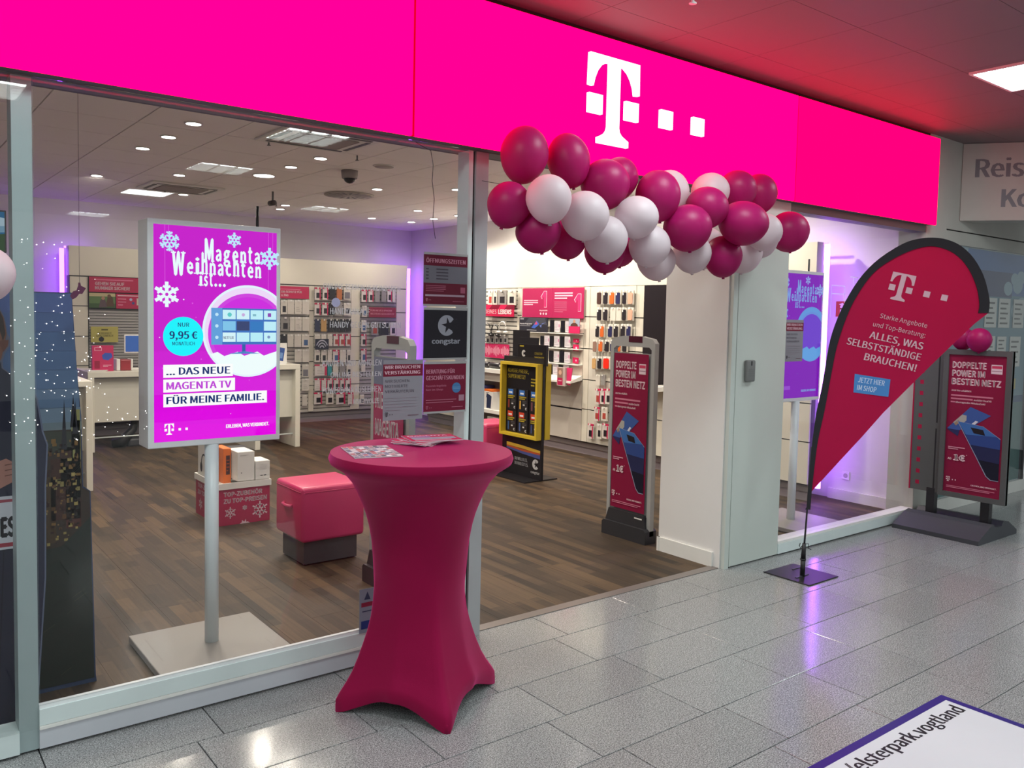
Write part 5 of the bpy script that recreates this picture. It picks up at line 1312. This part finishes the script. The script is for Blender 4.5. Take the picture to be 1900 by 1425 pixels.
BK = [('A1', [(5.077, 1.794, 0.102, 0.22, 'wk'), (5.187, 1.797, 0.108, 0.221, 'w'), (5.306, 1.799, 0.113, 0.222, 'ws'), (5.429, 1.802, 0.115, 0.224, 'w')]), ('A2', [(5.096, 1.537, 0.137, 0.213, 'gk'), (5.212, 1.539, 0.078, 0.214, 'w'), (5.31, 1.54, 0.109, 0.215, 'ws'), (5.431, 1.541, 0.115, 0.216, 'w')]), ('A3', [(5.08, 1.284, 0.103, 0.196, 'k'), (5.185, 1.284, 0.099, 0.197, 'w'), (5.301, 1.283, 0.114, 0.199, 'w'), (5.428, 1.283, 0.124, 0.2, 'wb')]), ('A4', [(5.311, 1.051, 0.114, 0.199, 'w'), (5.434, 1.05, 0.115, 0.2, 'w')]), ('A5', [(5.431, 0.816, 0.106, 0.201, 'wg')]), ('A6', [(5.433, 0.602, 0.124, 0.193, 'ws')]), ('A7', [(5.421, 0.356, 0.08, 0.168, 'w')]), ('B1', [(5.623, 2.015, 0.099, 0.192, 'pk'), (5.754, 2.019, 0.091, 0.193, 'pk'), (5.873, 2.023, 0.092, 0.194, 'k'), (5.993, 2.027, 0.093, 0.195, 'o'), (6.128, 2.032, 0.122, 0.196, 'wg')]), ('B2', [(5.625, 1.773, 0.099, 0.192, 'pk'), (5.751, 1.776, 0.1, 0.193, 'pk'), (5.856, 1.778, 0.073, 0.194, 'k'), (5.981, 1.78, 0.121, 0.196, 'g'), (6.131, 1.784, 0.122, 0.197, 'wk')]), ('B3', [(5.625, 1.522, 0.085, 0.193, 'n'), (5.731, 1.523, 0.091, 0.194, 't'), (5.845, 1.524, 0.083, 0.195, 'k'), (5.947, 1.525, 0.083, 0.196, 'k'), (6.054, 1.526, 0.094, 0.197, 'k'), (6.162, 1.527, 0.085, 0.198, 'k')]), ('B4', [(5.627, 1.291, 0.095, 0.185, 'w'), (5.733, 1.291, 0.091, 0.186, 'w'), (5.838, 1.291, 0.083, 0.187, 'w'), (5.944, 1.291, 0.093, 0.188, 'pr'), (6.047, 1.29, 0.094, 0.188, 'pr'), (6.155, 1.29, 0.085, 0.189, 'pr')]), ('B5', [(5.624, 1.043, 0.095, 0.194, 'wk'), (5.737, 1.041, 0.096, 0.195, 'wk'), (5.836, 1.04, 0.074, 0.196, 'w'), (5.944, 1.039, 0.107, 0.197, 'pb'), (6.064, 1.037, 0.103, 0.198, 'w'), (6.167, 1.036, 0.066, 0.199, 'wk')]), ('B6', [(5.687, 0.822, 0.209, 0.178, 'p'), (5.838, 0.819, 0.074, 0.179, 'e'), (5.94, 0.816, 0.093, 0.18, 'w'), (6.056, 0.814, 0.103, 0.181, 'g'), (6.17, 0.811, 0.085, 0.182, 'wk')]), ('B7', [(5.639, 0.595, 0.109, 0.195, 'p'), (5.748, 0.592, 0.091, 0.196, 'p'), (5.849, 0.588, 0.092, 0.197, 'pk'), (5.96, 0.584, 0.093, 0.198, 'pk'), (6.061, 0.581, 0.08, 0.198, 'pk'), (6.163, 0.577, 0.085, 0.199, 'pk')]), ('B8', [(5.645, 0.379, 0.136, 0.187, 'pk'), (5.842, 0.37, 0.129, 0.188, 'wk'), (6.033, 0.362, 0.16, 0.19, 'pk'), (6.208, 0.354, 0.095, 0.192, 'p')]), ('C1', [(6.429, 2.007, 0.097, 0.199, 'pk'), (6.551, 2.01, 0.088, 0.2, 'pk'), (6.668, 2.014, 0.089, 0.201, 'g'), (6.788, 2.018, 0.09, 0.202, 'g'), (6.893, 2.021, 0.081, 0.203, 'pk'), (6.976, 2.023, 0.056, 0.204, 'w')]), ('C2', [(6.437, 1.755, 0.087, 0.182, 'wb')]), ('C3', [(6.428, 1.516, 0.092, 0.191, 'wb')]), ('C4', [(6.43, 1.29, 0.092, 0.192, 'pk')]), ('C5', [(6.433, 1.045, 0.092, 0.21, 'pb')]), ('C6', [(6.426, 0.836, 0.073, 0.123, 'w')]), ('C8', [(6.41, 0.328, 0.078, 0.158, 'wk')]), ('D3', [(6.626, 1.474, 0.128, 0.211, 'gr'), (6.798, 1.475, 0.165, 0.212, 'k'), (6.967, 1.476, 0.112, 0.214, 'wk')]), ('D5', [(6.65, 1.197, 0.129, 0.238, 'gt')])]
RT = [('E1', [(6.104, 1.99, 0.118, 0.216, 'wr'), (5.987, 1.989, 0.09, 0.214, 'wk'), (5.825, 1.989, 0.208, 0.212, 'gk'), (5.604, 1.988, 0.184, 0.209, 'wk')]), ('E4', [(6.139, 1.393, 0.086, 0.124, 'gk'), (6.035, 1.397, 0.084, 0.123, 'gk'), (5.931, 1.401, 0.083, 0.123, 'gk'), (5.83, 1.404, 0.082, 0.122, 'gk'), (5.726, 1.408, 0.087, 0.121, 'gk')]), ('H1', [(3.847, 1.986, 0.095, 0.177, 'c0'), (3.736, 1.986, 0.098, 0.176, 'c1'), (3.627, 1.985, 0.101, 0.174, 'c2'), (3.524, 1.985, 0.093, 0.173, 'c3'), (3.416, 1.985, 0.077, 0.172, 'c1'), (3.321, 1.984, 0.102, 0.17, 'c4')]), ('H2', [(3.839, 1.782, 0.095, 0.164, 'c1'), (3.73, 1.784, 0.093, 0.163, 'c1'), (3.605, 1.785, 0.092, 0.162, 'w'), (3.507, 1.786, 0.086, 0.16, 'w'), (3.415, 1.787, 0.082, 0.159, 'c1'), (3.316, 1.789, 0.101, 0.158, 'c4')]), ('H3', [(3.864, 1.577, 0.076, 0.165, 'c1'), (3.781, 1.58, 0.08, 0.164, 'c2'), (3.641, 1.583, 0.088, 0.162, 'c3'), (3.542, 1.586, 0.091, 0.161, 'c1'), (3.425, 1.59, 0.089, 0.16, 'c1'), (3.332, 1.592, 0.086, 0.158, 'c3')]), ('H4', [(3.902, 1.39, 0.082, 0.153, 'c5'), (3.799, 1.395, 0.085, 0.151, 'c2'), (3.689, 1.399, 0.088, 0.15, 'c1'), (3.604, 1.403, 0.064, 0.149, 'c3'), (3.49, 1.408, 0.09, 0.148, 'c2'), (3.392, 1.412, 0.089, 0.147, 'c1')]), ('H5', [(3.906, 1.181, 0.087, 0.16, 'c6'), (3.81, 1.186, 0.085, 0.158, 'c1'), (3.693, 1.193, 0.13, 0.157, 'c7')]), ('H6', [(3.835, 0.972, 0.076, 0.132, 'w'), (3.745, 0.979, 0.066, 0.132, 'g')]), ('H7', [(3.832, 0.77, 0.086, 0.192, 'pr'), (3.743, 0.778, 0.078, 0.191, 'pk'), (3.649, 0.786, 0.093, 0.19, 'pk')]), ('H8', [(3.838, 0.553, 0.096, 0.173, 'pr'), (3.71, 0.566, 0.103, 0.171, 'wr')]), ('H9', [(3.945, 0.326, 0.097, 0.188, 'pk'), (3.787, 0.345, 0.086, 0.186, 'wk'), (3.683, 0.358, 0.103, 0.184, 'pk')])]
SEC = {'A': 'section beside the big screen', 'B': 'middle back-wall section', 'C': 'corner section', 'D': 'section behind the gate', 'E': 'headphone section', 'H': 'phone case section'}
NUM = ['zero', 'one', 'two', 'three', 'four', 'five', 'six', 'seven', 'eight', 'nine']
for rows, side in ((BK, 0), (RT, 1)):
    for nm, items in rows:
        zc = sum(i[1] for i in items)/len(items)
        for k, (a, z, w_, h_, st) in enumerate(items):
            if nm[0] in 'ABC' and False: pass
            f_ = FRONT(a-w_/2, z-h_/2, 8.55) if side == 0 else SIDE(a+w_/2, z-h_/2, 7.15)
            lab = '%s, %s in row %s, %s' % (desc(st), ORD[k], NUM[int(nm[1])], SEC[nm[0]])
            pack(f_, w_, h_, st, lab, 'packs in the '+SEC[nm[0]])

# ---------------------------------------------------------------- flat signs on the display walls
def board(name, f_, w_, h_, bg, label, paint, cat='sign', th=.006, holder=True):
    t = thing(name, label, cat, f_.p(w_/2, 0, 0))
    mb = MB(); f_.box(mb, 0, w_, 0, h_, -th, 0, ink(bg)); mb.build('panel', t)
    if holder:
        mb = MB(); f_.box(mb, w_*.1, w_*.14, h_*.4, h_*.6, -.05, -th, GREY); f_.box(mb, w_*.86, w_*.9, h_*.4, h_*.6, -.05, -th, GREY); mb.build('bracket', t)
    p = Print(f_); paint(p, w_, h_); p.build(t)
    return t
PT = '#e2bfca'
def s1(p, W, H): p.rect(W*.1, H*.78, W*.78, H*.86, '#cf6d8c').text('GEHEN SIE AUF', W*.1, H*.46, H*.2, PT, w=W*.52, bold=.02).text('NUMMER SICHER!', W*.1, H*.17, H*.2, PT, w=W*.62, bold=.02)
board('banner', FRONT(2.395, 1.935, 8.565), .70, .20, '#b01f4d', 'magenta safety banner at the left of the back display wall', s1)
def s2(p, W, H):
    p.rect(0, H*.78, W, H, '#b9ad86').rect(0, H*.28, W, H*.78, '#5d7a4a').rect(0, 0, W, H*.3, '#3f5a34').poly([(W*.62, H*.1), (W*.70, H*.75), (W*.80, H*.88), (W*.9, H*.7), (W*.95, H*.1)], '#57402f').poly([(W*.36, H*.02), (W*.42, H*.5), (W*.55, H*.7), (W*.62, H*.5), (W*.68, H*.05)], '#5c4a50').disc(W*.53, H*.66, W*.07, '#a8826a', 14).disc(W*.76, H*.82, W*.07, '#6d4f3c', 14)
board('outdoor_picture', FRONT(2.395, 1.725, 8.565), .32, .195, '#5d7a4a', 'outdoor photo panel under the safety banner', s2, 'picture')
def s3(p, W, H): p.rect(W*.05, H*.84, W*.9, H*.9, PT).bars(W*.06, H*.62, W*.28, H*.05, H*.2, 3, '#d98aa4').disc(W*.5, H*.62, W*.05, '#b4b4d8', 14).disc(W*.58, H*.38, W*.05, '#3f4a86', 14).rect(W*.70, H*.25, W*.84, H*.72, '#c9c4b4')
board('info_panel', FRONT(2.725, 1.72, 8.565), .37, .20, '#b01f4d', 'magenta information panel beside the outdoor photo', s3)
def s4(p, W, H): p.text('SICHERHEIT', W*.5, H*.52, H*.13, '#5a5628', al='c', w=W*.52).text('GANZ EINFACH', W*.5, H*.36, H*.13, '#5a5628', al='c', w=W*.62).text('NORTON', W*.5, H*.78, H*.09, '#5a5628', al='c', w=W*.24)
def s4(p, W, H): p.text('SICHERHEIT', W*.5, H*.52, H*.13, '#5a5628', al='c', w=W*.52).text('GANZ EINFACH', W*.5, H*.36, H*.13, '#5a5628', al='c', w=W*.62).rect(W*.38, H*.76, W*.62, H*.85, '#5a5628').disc(W*.38, H*.2, W*.10, '#1c1a20', 18)
board('yellow_screen', FRONT(2.41, 1.265, 8.555), .335, .21, '#b3ab5c', 'yellow advert panel in a dark frame on the left slat wall', s4)
def s5(p, W, H): p.rect(0, H*.72, W*.7, H*.78, '#cf6d8c').text('PREMIUM-SCHUTZ FÜR', -.02, H*.46, H*.17, PT, w=W*.80, bold=.02).text('IHREN ALLTAG', -.02, H*.18, H*.17, PT, w=W*.42, bold=.02)
def s5(p, W, H): p.rect(0, H*.72, W*.7, H*.78, '#cf6d8c').text('UM-SCHUTZ FÜR', .015, H*.46, H*.17, PT, w=W*.72, bold=.02).text('LLTAG', .015, H*.18, H*.17, PT, w=W*.25, bold=.02)
board('banner', FRONT(5.02, 1.925, 8.565), .465, .185, '#b82150', 'magenta protection banner right beside the big screen', s5)
def s6(p, W, H): p.text('FÜR NEUES IPHONE', W*.06, H*.60, H*.16, '#c9848f', w=W*.8).text('BESTENS GESCHÜTZT', W*.06, H*.28, H*.16, '#c9848f', w=W*.88)
board('banner', FRONT(6.51, 1.66, 8.54), .50, .165, '#8a1f3c', 'dark magenta banner in the corner section of the back wall', s6)
def s7(p, W, H):
    p.rect(0, 0, W, H, '#1d1d33')
    for k, r_ in enumerate((.95, .68, .40)):
        P = [(W/2+W*.5*r_*math.cos(math.radians(g)), H*.02+H*.95*r_*math.sin(math.radians(g))) for g in range(25, 156, 10)]
        P += [(W/2+W*.5*(r_-.13)*math.cos(math.radians(g)), H*.02+H*.95*(r_-.13)*math.sin(math.radians(g))) for g in range(155, 24, -10)]
        p.poly(P, '#a9a9b8')
board('wireless_sign', FRONT(5.58, 1.145, 8.53), .225, .165, '#1d1d33', 'navy sign with grey wireless arcs on the middle back wall', s7)
def r1(p, W, H):
    p.rect(0, H*.62, W, H, '#7c0f2e').poly([(0, H*.62), (W*.1, H), (W*.3, H), (W*.2, H*.62)], '#c41c4c', False).poly([(W*.5, H*.62), (W*.58, H), (W*.8, H), (W*.7, H*.62)], '#c41c4c', False)
    p.d += p.step
    p.text('D DEINES', -.02, H*.22, H*.36, '#e2c4cc', w=W*.47, bold=0).text('LEBENS', W*.5, H*.22, H*.36, '#f0dbe0', w=W*.43, bold=.025)
board('banner', SIDE(6.225, 1.722, 7.12), .72, .165, '#b81745', 'magenta banner with white lettering above the headphones', r1)
def one(p, a, b_, w_, h_):
    P = [(0, .66), (.52, 1), (1, 1), (1, 0), (.58, 0), (.58, .72), (.22, .50)]
    Q = [(a+x*w_, b_+y*h_) for x, y in P]; cx_, cy_ = a+w_*.62, b_+h_*.5
    p.poly(Q, '#f0c3d4').poly([(cx_+(x-cx_)*.86, cy_+(y-cy_)*.95) for x, y in Q], '#cf2f6c')
def r2(p, W, H): p.bars(W*.05, H*.56, W*.48, H*.035, H*.07, 3, '#eab6c8', .65); one(p, W*.62, H*.34, W*.2, H*.56); p.text('MagentaEINS', W*.72, H*.22, H*.04, PT, al='c', w=W*.26).disc(W*.63, H*.13, W*.025, PT, 10, nd=False).disc(W*.72, H*.13, W*.025, PT, 10, nd=False).disc(W*.81, H*.13, W*.025, PT, 10)
board('wall_poster', SIDE(5.375, 1.722, 7.165), .628, .39, '#a92054', 'magenta poster with outlined figure one, the left of the pair', r2, 'poster')
def r3(p, W, H): p.bars(W*.07, H*.80, W*.58, H*.045, H*.085, 3, '#eab6c8', .7).bars(W*.07, H*.52, W*.4, H*.012, H*.065, 6, '#e08aa8', .7); one(p, W*.70, H*.22, W*.22, H*.58)
board('wall_poster', SIDE(4.745, 1.722, 7.165), .605, .39, '#a92054', 'magenta poster with outlined figure one, the right of the pair', r3, 'poster')
def r4(p, W, H): p.rect(0, 0, W, H, '#2c2c36').poly([(W*.2, H*.6), (W*.35, H), (W*.9, H), (W*.98, H*.5)], '#43444e').text('SONY', W*.03, H*.85, H*.09, '#c4c4c8', w=W*.14, bold=.02).text('Neu im Programm', W*.03, H*.52, H*.09, '#d0d0d4', w=W*.42).rect(W*.03, H*.40, W*.4, H*.44, '#8a8a90').poly([(W*.44, H*.3), (W*.62, H*.8), (W*.72, H*.55), (W*.55, H*.25)], '#3f5fb8').poly([(W*.54, H*.5), (W*.6, H*.75), (W*.66, H*.55)], '#c04a6c').poly([(W*.72, H*.45), (W*.95, H*.7), (W*.80, H*.6), (W*.78, H*.30)], '#6a7ab8').rect(W*.28, H*.10, W*.62, H*.15, '#9a9aa0')
board('brand_poster', SIDE(5.375, 1.527, 7.12), .60, .19, '#2c2c36', 'dark phone advert below the left magenta poster', r4, 'poster')
def r5(p, W, H): p.rect(0, H*.48, W, H, '#9aa4b4').poly([(W*.15, H*.48), (W*.2, H*.62), (W*.4, H*.72), (W*.6, H*.72), (W*.8, H*.62), (W*.85, H*.48)], '#5a3a32').disc(W*.5, H*.82, W*.11, '#b98a70', 14).rect(0, 0, W, H*.48, '#c8285e')
board('photo_card', SIDE(4.35, 1.532, 7.11), .205, .185, '#c8285e', 'small card with a portrait photo over magenta, beside the phones', r5, 'card')
def r6(p, W, H):
    p.rect(0, 0, W, H, '#c82a60')
    for k in range(3):
        for i in range(13):
            x = W*(.03+.33*k+.024*i); h_ = H*(.12+.33*abs(math.sin(i*1.9+k))*(1-abs(i-6)/8))
            p.rect(x, H*.5-h_, x+W*.011, H*.5+h_, '#e8b4c6', False)
board('sound_panel', SIDE(6.25, 1.13, 7.16), .60, .20, '#c82a60', 'magenta panel with white sound waves under the headphones', r6)
for k, (y, z, h_) in enumerate(((4.32, 1.415, .05), (4.32, 1.305, .085), (4.32, 1.15, .075))):
    def cc(p, W, H): p.rect(0, 0, W, H, '#c02455').disc(W*.6, H*.5, H*.18, '#e8b4c6', 12)
    board('price_card', SIDE(y, z, 7.165), .105, h_, '#c02455', 'small magenta price card, %s from top in the column beside the phones' % ORD[k], cc, 'card', holder=True)
t = thing('leaflet_holder', 'clear leaflet holder with magenta leaflet below the phone shelves', 'leaflet holder', (7.0, 4.33, .86))
f_ = SIDE(4.41, .865, 6.985)
mb = MB(); f_.box(mb, 0, .155, 0, .235, -.03, 0, ink('#b9a8a4')); mb.build('holder', t)
p = Print(f_); p.rect(.01, .01, .11, .10, '#b01f4d').rect(.01, .10, .11, .225, '#8d6f64').disc(.06, .17, .03, '#c9a08c', 14).rect(.03, .06, .09, .07, PT); p.build(t)
f2_ = SIDE(4.33, .90, 7.0); mb = MB(); f2_.prism if False else mb.prism([(0, 0), (.14, -.02), (.18, .20), (.0, .20)], f2_, -.02, -.012, ink('#d8336e')); mb.build('pink_backing', t)

# ---------------------------------------------------------------- demo phones with price cards
PH = [(4.711, 1.555, .076, .16, 'top'), (4.497, 1.555, .073, .155, 'top'), (4.712, 1.365, .072, .14, 'second'), (4.503, 1.365, .070, .14, 'second'), (4.907, 1.365, .067, .135, 'second'), (4.715, 1.165, .08, .15, 'third'), (4.503, 1.165, .074, .16, 'third'), (4.716, 1.0, .06, .13, 'lowest'), (4.518, 1.0, .074, .13, 'lowest')]
for i, (y, z, w_, h_, r_) in enumerate(PH):
    side = 'left' if y > 4.6 else 'right'
    if y > 4.8: side = 'far left'
    t = thing('demo_phone', 'black demo phone standing at %s on the %s phone shelf' % (side, r_), 'phone', (7.14, y, z-.02), 'demo phones on the right wall')
    f_ = SIDE(y+w_/2, z-.02, 7.135)
    mb = MB(); r0 = .008
    mb.prism([(0, r0), (r0, 0), (w_-r0, 0), (w_, r0), (w_, h_-r0), (w_-r0, h_), (r0, h_), (0, h_-r0)], f_, -.01, 0, BLACK); mb.build('body', t)
    mb = MB(); f_.box(mb, .005, w_-.005, .010, h_-.010, .0002, .0008, mat('phone_screen', (.012, .012, .018), .12)); mb.build('screen', t)
    mb = MB(); f_.box(mb, w_*.4, w_*.6, -.01, h_*.5, -.05, -.010, WHITE); mb.build('stand', t)
    t = thing('price_card', 'white price card right of the %s demo phone on the %s phone shelf' % (side, r_), 'card', (7.14, y-.11, z-.02), 'price cards beside the demo phones')
    f_ = SIDE(y-w_/2-.012, z-.015, 7.14)
    mb = MB(); f_.box(mb, 0, .105, 0, .14, -.004, 0, ink('#cfc9ce')); mb.build('card', t)
    mb = MB(); f_.box(mb, .03, .07, -.005, .05, -.055, -.004, WHITE); mb.build('stand', t)
    p = Print(f_); p.bars(.01, .115, .06, .006, .016, 5, '#a9a4ae', .7).rect(.082, .06, .096, .10, '#b84a86').rect(.01, .02, .09, .035, '#b9b3bc'); p.build(t)

# ---------------------------------------------------------------- headphones, speakers, watches
for i, (y, z, c) in enumerate(((6.14, 1.55, BLACK), (5.95, 1.53, BLACK), (5.77, 1.575, mat('white_headphone', (.62, .60, .57), .35)))):
    t = thing('headphones', ('black headphones hanging leftmost under the banner', 'black headphones hanging in the middle under the banner', 'white headphones hanging rightmost under the banner')[i], 'headphones', (7.13, y, z-.14), 'headphones on the right wall')
    P = [(7.13, y+.075*math.cos(PI*k/12-.1), z+.075*math.sin(PI*k/12-.1)) for k in range(13)]
    MB().tube(P, .009, c, 8).build('headband', t)
    for s_ in (-1, 1):
        yy = y+.078*s_
        MB().tube([(7.13, yy, z), (7.13, yy+.004*s_, z-.045)], .006, c, 6).build('slider', t)
        MB().lathe([(.012, -.02), (.036, -.012), (.04, 0), (.036, .012), (.012, .02)], (7.13, yy, z-.075), c, 16).build('ear_cup', t)
    MB().tube([(7.2, y, z+.075), (7.11, y, z+.068)], .006, WHITE, 6).build('hook', t)
for i, (y, l_) in enumerate(((6.12, 'left'), (5.86, 'right'))):
    t = thing('portable_speaker', 'black portable speaker lying at the %s of the white shelf' % l_, 'speaker', (7.08, y, .986), 'portable speakers on the white shelf')
    MB().tube([(7.08, y-.12, 1.03), (7.08, y-.11, 1.03), (7.08, y+.09, 1.03), (7.08, y+.10, 1.03)], [.036, .043, .043, .036], BLACK, 16).build('body', t)
    MB().tube([(7.08, y-.122, 1.03), (7.08, y-.119, 1.03)], .02, GREY, 12).build('end_cap', t)
def spk(p, W, H): p.poly([(W*.35, H*.05), (W*.78, H*.05), (W*.85, H*.75), (W*.55, H*.85), (W*.38, H*.78)], '#2b3350').poly([(W*.30, H*.62), (W*.36, H*.9), (W*.55, H*.85), (W*.4, H*.7)], '#2b3350').rect(W*.3, H*.92, W*.6, H*.95, '#6a6660')
for i, (y0, l_) in enumerate(((6.28, 'left'), (6.02, 'right'))):
    carton('speaker_box', 7.0, 7.18, y0-.235, y0, .411, .66, PW, 'white box with a navy speaker picture, the %s one on the low shelf' % l_, None, 'box', spk, 'speaker boxes on the low shelf')
carton('orange_lid_box', 7.0, 7.18, 5.80, 6.26, .661, .69, PO, 'flat orange box lying on the white speaker boxes', None, 'box', None, 'speaker boxes on the low shelf')
carton('navy_box', 7.02, 7.18, 6.0, 6.24, .691, .73, mat('navy_carton', (.03, .04, .14), .5), 'flat navy box on top of the orange box', None, 'box', None, 'speaker boxes on the low shelf')
carton('small_white_box', 7.05, 7.16, 5.72, 5.98, .166+.0, .30, PW, 'white carton on the plinth below the low shelf', None, 'box', None, 'speaker boxes on the low shelf')
for i, y in enumerate((6.72, 6.58)):
    def wt(p, W, H): p.disc(W*.5, H*.5, W*.28, '#1c1a1e', 18, ry=H*.22).rect(W*.36, H*.08, W*.64, H*.92, '#29262a').disc(W*.5, H*.5, W*.2, '#4a484c', 18, ry=H*.16)
    carton('watch_box', 7.0, 7.1, y-.10, y, .411, .60, PW, 'white smartwatch box, the %s one seen between the glass posters' % ('left' if i == 0 else 'right'), None, 'box', wt, 'smartwatch boxes on the low shelf')
t = thing('tablet', 'white tablet lying on the shelf under the tall black panel', 'tablet', (7.08, 2.9, .98))
MB().bbox(7.0, 7.17, 2.78, 2.98, .981, .993, WHITE, .004, 2).build('body', t)
MB().box(7.015, 7.155, 2.795, 2.965, .9935, .9945, mat('phone_screen', (.012, .012, .018), .12)).build('screen', t)
t = thing('router', 'white round router against the tall black panel', 'router', (7.1, 3.06, .98))
MB().lathe([(.035, 0), (.045, .02), (.05, .08), (.045, .14), (.02, .155)], (7.09, 3.06, .981), WHITE, 20).build('shell', t)
MB().lathe([(.0505, .05), (.0505, .055)], (7.09, 3.06, .981), GREY, 20).build('band', t)
